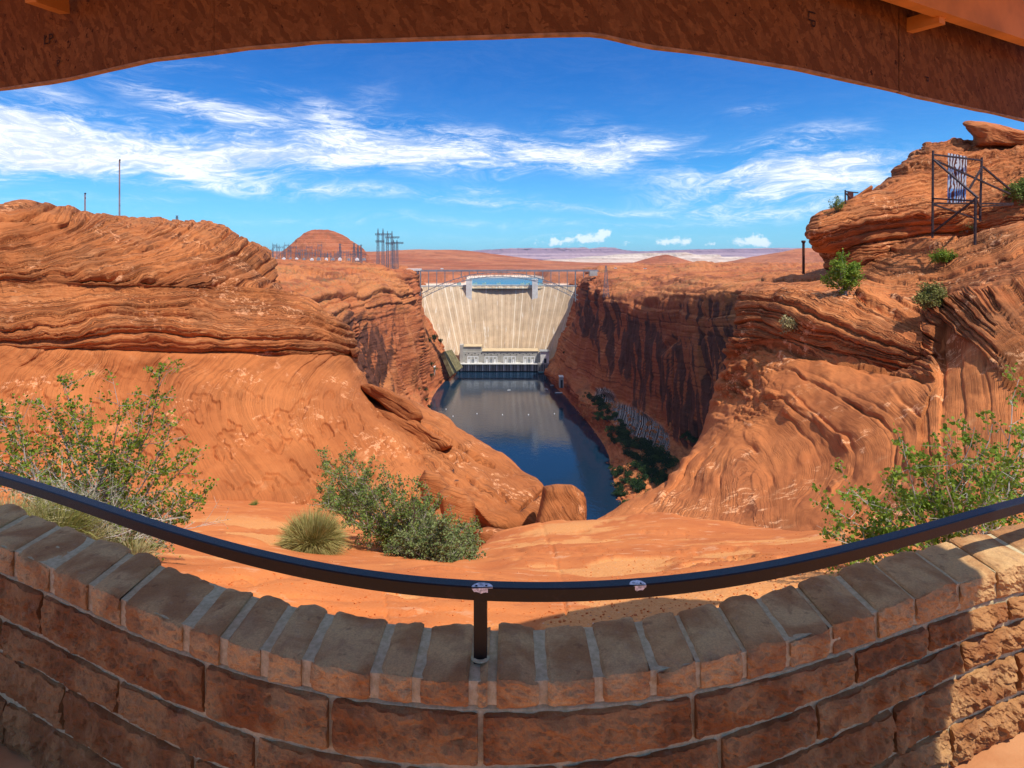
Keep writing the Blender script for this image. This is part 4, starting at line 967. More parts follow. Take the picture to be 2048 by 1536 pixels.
for k, (g0, g1) in enumerate(((935, 956), (970, 994), (1008, 1031), (1047, 1069))):
    mb = MB()
    for q in range(4):
        pq = g0+(g1-g0)*q/3
        a, b = P(pq, 713.5, 1247), P(pq, 727, 1247); mb.bar(a, b, 1.5)
    mb.bar(P(g0, 713.5, 1247), P(g1, 713.5, 1247), 1.1)
    mb.build('transformer_gantry', WHITE, ph)
    for q in range(3):
        pq = g0+(g1-g0)*(q+.5)/3
        bx('transformer', pq-2, pq+2, 719, 727, 1248, 3, GREYM if q % 2 else WHITE, ph)
for k in range(22):
    bx('window', 930+k*6.4, 932+k*6.4, 706.2+(0 if k % 2 else 2.6), 707.6+(0 if k % 2 else 2.6), 1251.6, 1, DARK, ph)
sh = empty('machine_shop', (66, 1240, WZ+EYE_Z), label='small pale concrete building right of the powerhouse with a grey roof', cat='building')
bx('wall', 1081, 1098, 704, 726, 1236, 22, WHC, sh); bx('roof', 1080, 1099, 702.6, 704, 1234, 26, GREYM, sh)
bx('door', 1088, 1093, 717, 726, 1235.5, 1, DARK, sh); bx('wall', 1076.5, 1081, 706, 728, 1244, 16, CONC, sh)
bx('quay_wall', 1076.5, 1099, 726, 743, 1235, 22, CONC, sh)
for q in range(6): bx('fender', 1078+q*3.4, 1079.4+q*3.4, 729, 742, 1234, 1.5, DARK, sh)
# ribbed olive apron on the left bank, small intake houses
ap = MB()
a, b, c_, d_ = P(887, 703, 1150), P(904, 699, 1215), P(926, 734, 1235), P(906, 748, 1150)
for k in range(9):
    s0, s1 = k/9, (k+.88)/9
    L_ = lambda p, q, s: tuple(p[i]+(q[i]-p[i])*s for i in range(3))
    q0, q1, q2, q3 = L_(a, b, s0), L_(a, b, s1), L_(d_, c_, s1), L_(d_, c_, s0)
    dn_ = 6
    V = [q0, q1, q2, q3]+[(q[0]-dn_, q[1]+1, q[2]-dn_) for q in (q0, q1, q2, q3)]
    ap.add(V, [(0, 1, 2, 3), (7, 6, 5, 4), (0, 4, 5, 1), (1, 5, 6, 2), (2, 6, 7, 3), (3, 7, 4, 0)])
ap.build('retaining_apron', simple('olive_concrete', (.19, .16, .075), .9, 0, .35, .15), label='sloping olive green ribbed concrete apron on the left bank by the powerhouse', cat='retaining apron')
for nm, p0, p1, q0, q1, d, lb in (('intake_house', 862, 869, 735, 753, 1085, 'small concrete intake house at the waterline of the left bank'),
                                  ('intake_house', 1119, 1127, 755, 776, 1010, 'small concrete portal house at the waterline of the right bank')):
    e = empty(nm, P((p0+p1)/2, q1, d), label=lb, cat='intake house')
    bx('wall', p0, p1, q0, q1, d, 14, CONC, e); bx('opening', p0+2, p1-1.5, q0+5, q1, d-.4, 1, DARK, e); bx('roof', p0-.6, p1+.6, q0-1, q0, d-1, 16, WHC, e)

# steel arch bridge in front of the dam
BD = 1100
br = empty('arch_bridge', P(997, 541, BD), label='grey steel deck arch bridge spanning the canyon in front of the dam', cat='bridge')
mb = MB(); a, b = P(806, 541.5, BD), P(1196, 541.5, BD); mb.bar(a, b, 13, 2.6); mb.build('deck', STEEL, br)
mb = MB()
for s in (-6.4, 6.4):
    a, b = P(806, 538.6, BD+s), P(1196, 538.6, BD+s); mb.bar(a, b, .35, .35)
    for k in range(60): q = P(806+k*6.6, 539.4, BD+s); mb.bar(q, (q[0], q[1], q[2]+1), .3)
mb.build('railing', STEEL, br)
lowc = lambda p: 553+47*((p-997)/159)**2
upc = lambda p: 544.5+46*((p-997)/159)**2
for s in (-6, 6):
    for fn, nm in ((lowc, 'lower_chord'), (upc, 'upper_chord')):
        mb = MB(); n = 40
        for k in range(n):
            p0, p1 = 838+318*k/n, 838+318*(k+1)/n
            mb.bar(P(p0, fn(p0), BD+s), P(p1, fn(p1), BD+s), 1.25)
        mb.build(nm, STEEL, br)
    cols = [841+16.3*k for k in range(21)]
    for k in range(40):
        p0, p1 = 838+318*k/40, 838+318*(k+1)/40
        mb = MB()
        mb.bar(P(p0, lowc(p0), BD+s), P(p0, upc(p0), BD+s), .55)
        if k % 2: mb.bar(P(p0, lowc(p0), BD+s), P(p1, upc(p1), BD+s), .5)
        else: mb.bar(P(p0, upc(p0), BD+s), P(p1, lowc(p1), BD+s), .5)
        mb.build('truss_web', STEEL, br)
    for p0 in cols:
        if p0 > 1160: bot = 553
        elif p0 < 845 or p0 > 1150: bot = 603
        else: bot = upc(p0) if abs(p0-997) > 40 else None
        if p0 > 1160: bot = 556
        if bot is None or bot < 545.5: continue
        wd = 1.9 if (p0 < 845 or 1150 < p0 < 1160) else 1.25
        mb = MB(); mb.bar(P(p0, 542, BD+s), P(p0, bot, BD+s), wd); mb.build('column', STEEL, br)
for p0, nm in ((828, 'abutment'), (1186, 'abutment')):
    mb = MB(); q = P(p0, 541, BD)
    if p0 < 900: mb.box((q[0], BD, q[2]+1.5), (25, 20, 3.5)); mb.box((q[0]+2, BD, q[2]-3.5), (12, 14, 7))
    else: mb.box((q[0], BD, q[2]-5), (14, 14, 9))
    mb.build(nm, WHC if p0 < 900 else CONC, br)

# ================================================================ PYLONS, MASTS, SWITCHYARD
def lat_col(mb, bx_, by_, z0, z1, w0, w1, th, n):
    for i in range(n):
        f0, f1 = i/n, (i+1)/n
        a0, a1 = w0+(w1-w0)*f0, w0+(w1-w0)*f1
        h0, h1 = z0+(z1-z0)*f0, z0+(z1-z0)*f1
        c0 = [(bx_+sx_*a0/2, by_+sy_*a0/2, h0) for sx_, sy_ in ((-1,-1),(1,-1),(1,1),(-1,1))]
        c1 = [(bx_+sx_*a1/2, by_+sy_*a1/2, h1) for sx_, sy_ in ((-1,-1),(1,-1),(1,1),(-1,1))]
        for k in range(4): mb.bar(c0[k], c1[k], th)
        for k in (0, 2): 
            mb.bar(c0[k], c1[(k+1) % 4], th*.6); mb.bar(c0[(k+1) % 4], c1[k], th*.6); mb.bar(c1[k], c1[(k+1) % 4], th*.6)
def truss_beam(mb, a, b, h, th, n=8):
    a, b = Vector(a), Vector(b); up = Vector((0, 0, h))
    mb.bar(a, b, th); mb.bar(a+up, b+up, th)
    for i in range(n):
        p, q = a.lerp(b, i/n), a.lerp(b, (i+1)/n)
        mb.bar(p, q+up, th*.6); mb.bar(p+up, q, th*.6)
def portal(cols, ptop, pbase, arms, d, label, group):
    e = empty('transmission_tower', P(sum(cols)/2, pbase, d), label=label, cat='transmission tower', group=group)
    u_ = d/FPX
    for p in cols:
        mb = MB(); q = P(p, pbase+6, d); zt = P(p, arms[0][2], d)[2]
        lat_col(mb, q[0], d, q[2], zt, 5.2*u_, 3.4*u_, .5*u_, 12)
        mb.build('tower_leg', DSTEEL, e)
        mb = MB(); lat_col(mb, q[0], d, zt, P(p, ptop, d)[2], 3.0*u_, .5*u_, .45*u_, 4); mb.build('peak', DSTEEL, e)
    for (x0, x1, y_) in arms:
        mb = MB(); truss_beam(mb, P(x0, y_, d-1.2), P(x1, y_, d-1.2), 2.6*u_, .9*u_, 9); truss_beam(mb, P(x0, y_, d+1.2), P(x1, y_, d+1.2), 2.6*u_, .9*u_, 9)
        mb.build('cross_arm', DSTEEL, e)
        mb = MB()
        for k in range(4):
            q = P(x0+(x1-x0)*(k+.5)/4, y_, d); mb.bar(q, (q[0], q[1], q[2]-2.2*u_), .5*u_)
        mb.build('insulator', DSTEEL, e)
GT = 'transmission towers on the rim left of the bridge'
portal((756, 766), 457, 537, [(750, 783, 470), (751, 769, 484)], 1010, 'left and tallest of the three twin legged transmission towers by the bridge', GT)
portal((775, 784), 462, 537, [(770, 799, 476), (771, 786, 488)], 985, 'middle twin legged transmission tower of the three by the bridge', GT)
portal((787, 794), 480, 538, [(783, 807, 487)], 1030, 'lowest twin legged transmission tower of the three, nearest the bridge', GT)
def pylon(p, y0, y1, d, wpx, label, group=None, arms=True):
    u_ = d/FPX
    e = empty('pylon', P(p, y1, d), label=label, cat='pylon', group=group)
    q = P(p, y1+2, d); zt = P(p, y0, d)[2]
    mb = MB(); lat_col(mb, q[0], d, q[2], zt, wpx*u_, wpx*.22*u_, .5*u_, 9); mb.build('lattice_body', DSTEEL, e)
    if arms:
        mb = MB()
        for f in (.04, .22, .4):
            yy = y0+(y1-y0)*f; mb.bar(P(p-wpx*.6, yy, d), P(p+wpx*.6, yy, d), .7*u_)
        mb.build('cross_arm', DSTEEL, e)
GP = 'pylons round the butte'
pylon(680, 487, 525, 1250, 6, 'single pylon in front of the butte, right of the switchyard', GP)
pylon(708, 486, 527, 1180, 6, 'leftmost of the three pylons at the right foot of the butte', GP)
pylon(716, 490, 529, 1150, 5, 'middle one of the three pylons at the right foot of the butte', GP)
pylon(722, 489, 530, 1120, 5, 'rightmost of the three pylons at the right foot of the butte', GP)
pylon(1212, 531, 592, 900, 11, 'slender lattice pylon standing on the right rim beyond the bridge', arms=False)
pylon(354, 431, 452, 700, 6, 'small pylon on the skyline above the left outcrop', 'structures on the left skyline')
pylon(302, 434, 450, 900, 4, 'tiny distant pylon on the skyline left of the small pylon', 'structures on the left skyline')
def mast(p, y0, y1, d, label, dishes):
    u_ = d/FPX
    e = empty('radio_mast', P(p, y1, d), label=label, cat='radio mast', group='radio masts')
    mb = MB(); q = P(p, y1+12, d); lat_col(mb, q[0], d, q[2], P(p, y0, d)[2], 2.0*u_, 1.3*u_, .45*u_, 26); mb.build('lattice_body', simple('mast_steel', (.42, .25, .22), .5, .2, .3, .05) if 'mast_steel' not in MATS else MATS['mast_steel'], e)
    for (dy, r_) in dishes:
        c0 = P(p+.6, y0+dy, d); mb = MB(); mb.tube([(c0[0], c0[1]-r_*u_*.6, c0[2]), (c0[0], c0[1]+r_*u_*.6, c0[2])], [r_*u_]*2, 10); mb.build('dish', DARK, e)
mast(239, 319, 438, 650, 'tall thin radio mast rising over the left outcrop', [(1, 1.6), (5, 1.2), (92, .9)])
mast(170, 386, 434, 650, 'short radio mast left of the tall one', [(1, 1.6), (10, 1.3)])
rng = random.Random(5)
for k in range(34):
    p = 508+k*6.6+rng.uniform(-2, 2); d = rng.uniform(1080, 1350); h = rng.choice([14, 20, 26, 30]) if p < 640 else rng.choice([8, 12, 16])
    w_ = rng.uniform(6, 13); u_ = d/FPX; yb = 519
    e = MB()
    for s in (-w_/2, w_/2):
        q = P(p+s, yb+5, d); e.bar(q, P(p+s, yb-h, d), .75*u_); e.bar(P(p+s, yb-h, d), P(p+s, yb-h-rng.uniform(2, 6), d), .4*u_)
    e.bar(P(p-w_/2, yb-h+1, d), P(p+w_/2, yb-h+1, d), .9*u_); e.bar(P(p-w_/2, yb-h*.5, d), P(p+w_/2, yb-h*.5, d), .6*u_)
    for s in (-.3, 0, .3): e.bar(P(p+w_*s, yb-h+1, d), P(p+w_*s, yb-h+4, d), .6*u_)
    e.build('switchyard_gantry', DSTEEL, label='grey steel gantry in the '+('left part of the switchyard, beside the left outcrop' if k < 11 else 'middle of the switchyard, at the left foot of the butte' if k < 20 else 'right part of the switchyard, in front of the butte'), cat='gantry', group='switchyard gantries')
for k in range(13):
    p = 552+k*14.5+rng.uniform(-3, 3); d = 1075; wpx = rng.uniform(3.5, 7)
    e = MB(); a, b = P(p-wpx/2, 517.2+rng.uniform(-1, 1), d), P(p+wpx/2, 521, d)
    e.box(((a[0]+b[0])/2, d, (a[2]+b[2])/2), (b[0]-a[0], 5, a[2]-b[2])); e.box(((a[0]+b[0])/2, d, a[2]+.6), ((b[0]-a[0])*.4, 3, 1.2))
    e.build('switchgear_box', WHITE if k % 2 else GREYM, label=('white' if k % 2 else 'grey')+' switchgear cabinet at the foot of the '+('left' if k < 6 else 'right')+' switchyard gantries', cat='switchgear', group='switchgear cabinets')

# boats, docks, buoys, cars
def boat(p, y_, L_, label, ang):
    q = wat(p, y_); c0 = Vector(P(*q)); e = empty('boat', c0, label=label, cat='boat', group='boats on the river')
    ca, sa = math.cos(ang), math.sin(ang)
    def T(x, y, z): return (c0.x+x*ca-y*sa, c0.y+x*sa+y*ca, c0.z+z)
    W_ = L_*.36
    top = [(-.5, -.5), (.25, -.5), (.5, 0), (.25, .5), (-.5, .5)]
    V = [T(x*L_, y*W_, 1.0) for x, y in top]+[T(x*L_*.86, y*W_*.6, -.3) for x, y in top]
    mesh_obj('hull', V, [(0, 1, 2, 3, 4), (9, 8, 7, 6, 5)]+[(i, (i+1) % 5, 5+(i+1) % 5, 5+i) for i in range(5)], WHITE, e)
    V = [T(x, y, z) for z in (1.0, 2.4) for x, y in ((-.2*L_, -.3*W_), (.12*L_, -.3*W_), (.12*L_, .3*W_), (-.2*L_, .3*W_))]
    mesh_obj('cabin', V, [(3, 2, 1, 0), (4, 5, 6, 7), (0, 1, 5, 4), (1, 2, 6, 5), (2, 3, 7, 6), (3, 0, 4, 7)], GREYM, e)
boat(1018, 781, 6.5, 'small white boat alone in mid river', .5)
boat(1092, 779, 7.0, 'small white boat beside the docks on the right bank', 2.6)
for p, y_, L_, lb in ((1107, 771, 12, 'upper floating dock on the right bank'), (1118, 786, 14, 'lower floating dock on the right bank')):
    c0 = P(*wat(p, y_)); e = empty('floating_dock', c0, label=lb, cat='dock', group='floating docks')
    mb = MB(); mb.box((c0[0], c0[1], c0[2]+.5), (L_, 5, .9)); mb.build('deck', GREYM, e)
    mb = MB(); mb.box((c0[0], c0[1], c0[2]+1.1), (L_*.8, 2.5, .3)); mb.build('walkway', WHITE, e)
    mb = MB()
    for s in (-.4, .4): mb.bar((c0[0]+L_*s, c0[1]+2, c0[2]-1), (c0[0]+L_*s, c0[1]+2, c0[2]+3), .5)
    mb.build('pile', DARK, e)
BM = bpy.data.meshes.new('buoy')
for k, (p, y_) in enumerate(((954, 828), (1005, 830), (1057, 830), (1109, 828), (892, 819), (906, 833))):
    c0 = P(*wat(p, y_)); mb = MB(); mb.tube([(c0[0], c0[1], c0[2]-.3), (c0[0], c0[1], c0[2]+.7), (c0[0], c0[1], c0[2]+1.5)], [.7, .7, .2], 8)
    mb.build('buoy', WHITE, label=['leftmost of the four white buoys in a row across the river', 'second white buoy from the left in the row across the river', 'third white buoy from the left in the row across the river', 'rightmost white buoy in the row across the river, nearest the right bank', 'white float by the left bank, upstream of the other float', 'white float by the left bank beside the sloping rubble'][k], cat='buoy', group='buoys across the river')
rng = random.Random(11)
for k, (p, y_, c_, lb) in enumerate(((884, 538.6, WHITE, 'white van crossing the bridge deck'), (1231, 537, WHITE, 'leftmost white car on the far road right of the bridge'),
        (1290, 538, WHITE, 'white car in the middle of the far road'), (1341, 538, GREYM, 'grey car on the far road'), (1358, 538, WHITE, 'rightmost white car on the far road'))):
    d = BD if k == 0 else 1190; c0 = Vector(P(p, y_, d)); Lc = 5.4
    e = empty('car', c0, label=lb, cat='car', group=None if k == 0 else 'cars on the far road')
    mb = MB(); mb.box((c0.x, c0.y, c0.z+.75), (Lc, 2.2, 1.0)); mb.build('body', c_, e)
    mb = MB(); mb.box((c0.x-.3, c0.y, c0.z+1.55), (Lc*.6, 2.0, .7)); mb.build('cabin', DARK if k else WHITE, e)
    for s in (-1.6, 1.6):
        mb = MB(); mb.tube([(c0.x+s, c0.y-1.15, c0.z+.35), (c0.x+s, c0.y+1.15, c0.z+.35)], [.4, .4], 10); mb.build('wheel', DARK, e)
# lamp post on the shelf
e = empty('steel_post', P(1607, 545, 42), label='rusty brown pipe post with a flared cap on the rock shelf', cat='post')
RUST = simple('rusty_steel', (.12, .045, .03), .75, .2, .4, 12)
mb = MB(); mb.tube([P(1607, 548, 42), P(1607, 486, 42)], [.085, .085], 10); mb.build('shaft', RUST, e)
mb = MB(); mb.tube([P(1607, 486, 42), P(1607, 484, 42), P(1607, 481, 42)], [.09, .15, .13], 10); mb.build('cap', RUST, e)
# ================================================================ SHELTER: WALL, RAIL, EAVE
def plan_curve(tab, zrel, deg):
    p = np.array([q[0] for q in tab], float); y = np.array([q[1] for q in tab], float)
    d = zrel*FPX/(HY-y); x = (p-HX)/FPX*d
    return np.poly1d(np.polyfit(x, d, deg)), x, d
YF, fx, fd = plan_curve([(-150,1035),(0,1088),(100,1135),(250,1200),(370,1250),(600,1318),(830,1352),(960,1358),(1200,1355),(1400,1325),(1660,1255),(1880,1175),(2048,1130),(2250,1085)], -1.1, 6)
XMIN, XMAX = fx.min(), fx.max()
def x_at(p):
    xs_ = np.linspace(XMIN, XMAX, 4000); pp = HX+xs_/YF(xs_)*FPX
    return float(np.interp(p, pp, xs_))
WALL_T = .235
def zrow(k, x):
    T = {0: (-1.10, -1.10, -1.10), 1: (-1.209, -1.175, -1.206), 2: (-1.379, -1.325, -1.292), 3: (-1.505, -1.455, -1.402), 4: (-1.675, -1.605, -1.558), 5: (-1.86, -1.78, -1.70), 6: (-1.95, -1.9, -1.85)}[k]
    return np.interp(x, [-1.95, 0, 1.83], T)
def floor_z(x): return np.interp(x, [-6, -1.95, 1.83, 6], [-1.99, -1.86, -1.70, -1.55])

def stone_mat(name, c1, c2):
    m, t, bs = new_mat(name)
    co = t.a('ShaderNodeTexCoord').outputs['Object']
    ob = t.a('ShaderNodeObjectInfo').outputs['Random']
    off = t.a('ShaderNodeCombineXYZ', {0: t.m('MULTIPLY', ob, 37.0), 1: t.m('MULTIPLY', ob, 11.0), 2: ob}).outputs[0]
    cv = t.a('ShaderNodeVectorMath', {0: co, 1: off}, operation='ADD').outputs[0]
    big = t.noise(cv, 5, 4, .55, .4); mid = t.noise(t.mapp(cv, sc=(1, 1, 1.6)), 22, 6, .65); fine = t.noise(cv, 160, 5, .75)
    lam = t.noise(t.mapp(cv, rot=(R(20), R(8), 0), sc=(3, 3, 22)), 3.2, 5, .6, .5)
    tint = t.mix(ob, c1, c2)
    c = t.mix(t.ss(big, .40, .62), tint, tuple(x*y for x, y in zip(c1, (.66, .55, .50))))
    c = t.mix(t.m('MULTIPLY', t.ss(lam, .54, .66), .35), c, (.34, .17, .085))
    c = t.mix(t.m('MULTIPLY', t.ss(mid, .57, .7), .4), c, (.55, .34, .19))
    c = t.mix(t.m('MULTIPLY', t.ss(mid, .43, .3), .5), c, (.14, .055, .03))
    c = t.mix(t.ss(fine, .3, .7, 0, .35), c, (.16, .065, .035))
    setc(t, bs, 'Base Color', c); bs.inputs['Roughness'].default_value = .85
    bump(t, bs, t.m('ADD', t.m('MULTIPLY', mid, .8), t.m('ADD', t.m('MULTIPLY', fine, .35), t.m('MULTIPLY', lam, .4))), .85, .015)
    return m
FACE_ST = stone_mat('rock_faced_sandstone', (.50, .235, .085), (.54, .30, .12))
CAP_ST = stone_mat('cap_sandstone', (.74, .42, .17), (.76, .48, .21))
m, t, bs = new_mat('mortar'); MORTAR = m
co = t.a('ShaderNodeTexCoord').outputs['Object']
setc(t, bs, 'Base Color', t.mix(t.ss(t.noise(co, 60, 5, .7), .35, .65), (.50, .39, .21), (.66, .53, .31))); bump(t, bs, t.noise(co, 120, 5, .75), .8, .006)

wall = empty('stone_wall', (0, 1.7, 0), label='low curved wall of red sandstone blocks with grey mortar under the railing', cat='wall')
def stone(x0, x1, zt0, zt1, zb0, zb1, cap, seed):
    """rock-faced block between x0 and x1; z's given at both ends"""
    w_ = x1-x0
    nx = max(8, int(w_/.008)); fx_ = np.linspace(0, 1, nx)
    xx = x0+w_*fx_; yf = YF(xx)
    zt = zt0+(zt1-zt0)*fx_+EYE_Z; zb = zb0+(zb1-zb0)*fx_+EYE_Z
    s = seed*3.7
    prof = []   # (kind, t)
    nb, nf = (20, 14) if cap else (5, 22)
    prof += [('bb', 0)]+[('top', i/nb) for i in range(nb+1)]+[('frt', i/nf) for i in range(1, nf+1)]+[('bot', 1)]
    V = np.zeros((len(prof), nx, 3))
    endr = np.minimum(fx_, 1-fx_)*w_
    er = 1-np.exp(-(endr/.004)**1.0)
    back = WALL_T if cap else .12
    edge_n = .010*fbm(xx*9, s, .5, 3); back_n = .016*fbm(xx*7, s+5, .5, 3)
    r_ = random.Random(seed); bow = r_.uniform(-.004, .010); rise = r_.uniform(-.006, .006)
    crown = bow*np.sin(np.pi*fx_)+rise*(fx_-.5)
    for i, (k, t_) in enumerate(prof):
        if k == 'bb': y = yf+back+back_n; z = zb+.0*xx
        elif k == 'top':
            y = yf+(back+back_n)*(1-t_)+(edge_n)*t_
            ez = np.exp(-((1-t_)*back/.012)**2)+.7*np.exp(-((t_)*back/.012)**2)
            z = zt+(crown if cap else 0)+(.0035*fbm(xx*14, y*14, s, 3) if cap else 0)-ez*(.004+.010*np.clip(fbm(xx*16, s+9, t_, 3)+.2, 0, 1))-(1-er)*.006
        elif k == 'frt':
            z = zt+(crown if cap else 0)+(zb-zt-(crown if cap else 0))*t_
            bul = np.sin(np.pi*np.clip(t_, 0, 1))**.5
            fac = fbm(xx*11, z*16, s, 4, .55)
            fac = 1.1*np.abs(fac)-.30+.5*np.round(2.5*perlin(xx*13, z*20, s+8))/2.5          # scalloped chips
            y = yf+edge_n*(1-t_)-(.018 if not cap else .010)*bul-(.026 if not cap else .018)*fac*bul-.009*fbm(xx*45, z*45, s, 3)*bul
            y = y+(1-er)*.006+.005*np.exp(-(t_*abs((zb-zt).mean())/.005)**2)+.005*np.exp(-((1-t_)*abs((zb-zt).mean())/.006)**2)
        else: y = yf+.05; z = zb
        V[i, :, 0] = xx+(1-er)*0; V[i, :, 1] = y; V[i, :, 2] = z
    # uneven bottom edge
    V[-2, :, 2] += .006*fbm(xx*10, s+3, .5, 3)
    n0, n1 = len(prof), nx
    F = []
    for i in range(n0-1):
        for j_ in range(n1-1):
            a = i*n1+j_; F.append((a, a+n1, a+n1+1, a+1))
    for i in range(n1-1): a = (n0-1)*n1+i; F.append((a, i, i+1, a+1))
    F.append(tuple(i*n1 for i in range(n0))); F.append(tuple(i*n1+n1-1 for i in range(n0-1, -1, -1)))
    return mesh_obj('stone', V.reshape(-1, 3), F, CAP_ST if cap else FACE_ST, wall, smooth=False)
CAPJ = [-170, -95, -35, 31, 103, 180, 246, 372, 447, 529, 612, 750, 832, 946, 984, 1087, 1198, 1309, 1397, 1490, 1576, 1663, 1753, 1829, 1917, 1992, 2075, 2160]
C1J = [-150, -60, 85, 410, 661, 961, 1386, 1709, 1856, 2016, 2170]
C2J = [-130, 3, 238, 512, 806, 1120, 1440, 1631, 1921, 2160]
C3J = [-140, -40, 129, 388, 620, 900, 1200, 1480, 1786, 2031, 2180]
C4J = [-150, 12, 250, 600, 1000, 1400, 1650, 1900, 2180]
sd = 0
for row, J in enumerate((CAPJ, C1J, C2J, C3J, C4J)):
    for a, b in zip(J[:-1], J[1:]):
        sd += 1
        gap = (.030 if a < 650 else .024 if a < 1250 else .016) if row == 0 else .015
        xa, xb = x_at(a)+gap/2, x_at(b)-gap/2
        r_ = random.Random(sd)
        if row == 0:
            jj = lambda: r_.uniform(-.004, .006)
            stone(xa, xb, zrow(0, xa)+jj(), zrow(0, xb)+jj(), zrow(1, xa)+.004, zrow(1, xb)+.004, True, sd)
        else:
            g = .005
            stone(xa, xb, zrow(row, xa)-g-r_.uniform(0, .006), zrow(row, xb)-g-r_.uniform(0, .006), zrow(row+1, xa)+g, zrow(row+1, xb)+g, False, sd)
# mortar core
xx = np.linspace(XMIN+.02, XMAX-.02, 240); yf = YF(xx)
prof = []
for dy, z in ((WALL_T-.012, -1.98), (WALL_T-.012, -1.106), (.006, -1.106), (.004, None)):
    zz = np.full_like(xx, z) if z is not None else zrow(1, xx)+.01
    prof.append(np.stack([xx, yf+dy, zz+EYE_Z], -1))
prof.append(np.stack([xx, yf+.026, zrow(1, xx)+.006+EYE_Z], -1))
for k in range(1, 6):
    prof.append(np.stack([xx, yf+.010, zrow(k, xx)-.006+EYE_Z], -1)); prof.append(np.stack([xx, yf+.010, zrow(k+1, xx)+.006+EYE_Z], -1))
prof = np.array(prof); prof[..., 1] += .003*fbm(xx*20, .5, .5, 2)[None]
grid_obj('mortar', prof, MORTAR, wall, smooth=False, flip=True)

# shelter floor
m, t, bs = new_mat('red_paving'); co = t.a('ShaderNodeTexCoord').outputs['Object']
setc(t, bs, 'Base Color', t.mix(t.ss(t.noise(co, 3, 6, .6), .35, .65), (.46, .19, .075), (.56, .27, .12))); bump(t, bs, t.noise(co, 60, 5, .7), .4, .006)
xs_ = np.linspace(XMIN-.2, XMAX+.2, 60); ys_ = np.linspace(0, 1, 12)
Gp = np.stack([np.broadcast_to(xs_, (12, 60)), (-3+(YF(np.clip(xs_, XMIN, XMAX))+.1+3)[None]*ys_[:, None]), np.broadcast_to(floor_z(xs_)+EYE_Z, (12, 60))], -1)
grid_obj('shelter_floor', Gp, m, kind='structure')
mesh_obj('overlook_ground', [(-70, -70, -.2), (70, -70, -.2), (70, 2.2, -.2), (-70, 2.2, -.2)], [(0, 1, 2, 3)], GROUND, kind='structure')

# ---- railing
m, t, bs = new_mat('dark_bronze_paint'); BRONZE = m
co = t.a('ShaderNodeTexCoord').outputs['Object']
n_ = t.noise(co, 260, 4, .8)
setc(t, bs, 'Base Color', t.mix(t.m('MULTIPLY', t.ss(t.noise(co, 18, 4, .7), .6, .68), .5), (.006, .004, .004), (.03, .016, .014)))
bs.inputs['Roughness'].default_value = .33; bs.inputs['Specular IOR Level'].default_value = .4
t.l.new(t.ss(n_, .3, .7, .28, .5), bs.inputs['Roughness']); bump(t, bs, n_, .25, .002)
rail = empty('handrail', (P(962, 1305, 1.7)[0], 1.7, EYE_Z-1.1), label='dark brown steel handrail curving above the stone wall on a single post', cat='handrail')
RTAB = [(-150,895),(0,945),(200,1012),(400,1072),(600,1122),(800,1152),(962,1166),(1150,1170),(1300,1163),(1500,1136),(1750,1078),(1900,1036),(2048,1000),(2250,945)]
RY, rx_, rd_ = plan_curve(RTAB, -.897, 6)
RS = .038; n = 120
xr = np.linspace(rx_.min(), rx_.max(), n); yr = RY(xr)
def rail_ring(i):
    tx = np.array([1, float(np.polyder(RY)(xr[i]))]); tx /= np.linalg.norm(tx); nx_ = np.array([-tx[1], tx[0]])
    r_ = RS/2; b = .003; out = []
    zb = EYE_Z-.897-RS/2
    for (a, z) in ((-r_+b, -r_), (r_-b, -r_), (r_, -r_+b), (r_, r_-b), (r_-b, r_), (-r_+b, r_), (-r_, r_-b), (-r_, -r_+b)):
        out.append((xr[i]+nx_[0]*a, yr[i]+nx_[1]*a, zb+z))
    return out
V = []; F = []
for i in range(n): V += rail_ring(i)
for i in range(n-1):
    for k in range(8): F.append((i*8+k, i*8+(k+1) % 8, (i+1)*8+(k+1) % 8, (i+1)*8+k))
F.append(tuple(range(7, -1, -1))); F.append(tuple(range((n-1)*8, n*8)))
ro = mesh_obj('rail', V, F, BRONZE, rail)
xp = (962-HX)/FPX*1.7; yp = float(RY(xp))
mb = MB(); mb.box((xp, yp, EYE_Z-(1.12+.916+.0)/2-.0), (.036, .036, 1.13-.934)); mb.build('post', BRONZE, rail)
# worn bare patches where the paint has gone
PATCH = simple('worn_bare_metal', (.62, .60, .60), .45, .3, .5, 90, .5)
for (pc, w_, lb) in ((965, .058, 'oval sticker worn to white over the post'), (1273, .046, 'worn pale sticker on the rail edge')):
    xc = float(np.interp(pc, HX+xr/yr*FPX, xr)); yc = float(RY(xc))
    V = []; zt_ = EYE_Z-.897+.0012; yfr = yc-RS/2-.0012
    N_ = 14
    for k in range(N_):
        a = math.pi*k/(N_-1); V.append((xc-math.cos(a)*w_/2, yfr+.0005+math.sin(a)*.024, zt_))
    for k in range(N_):
        a = math.pi*k/(N_-1); V.append((xc-math.cos(a)*w_/2, yfr, zt_-.0012-math.sin(a)*.014-(.003 if k % 3 == 0 else 0)))
    F = [tuple(range(N_))[::-1], tuple(range(N_, 2*N_))]
    st_ = mesh_obj('worn_sticker', V, F, PATCH, rail, label=lb)
    for q in (-.5, .35) if pc == 965 else (.35,):
        mb = MB(); mb.box((xc+q*w_*.55, yfr+.007, zt_+.0006), (w_*.10, .006, .0008)); mb.build('sticker_mark', DARK, rail)
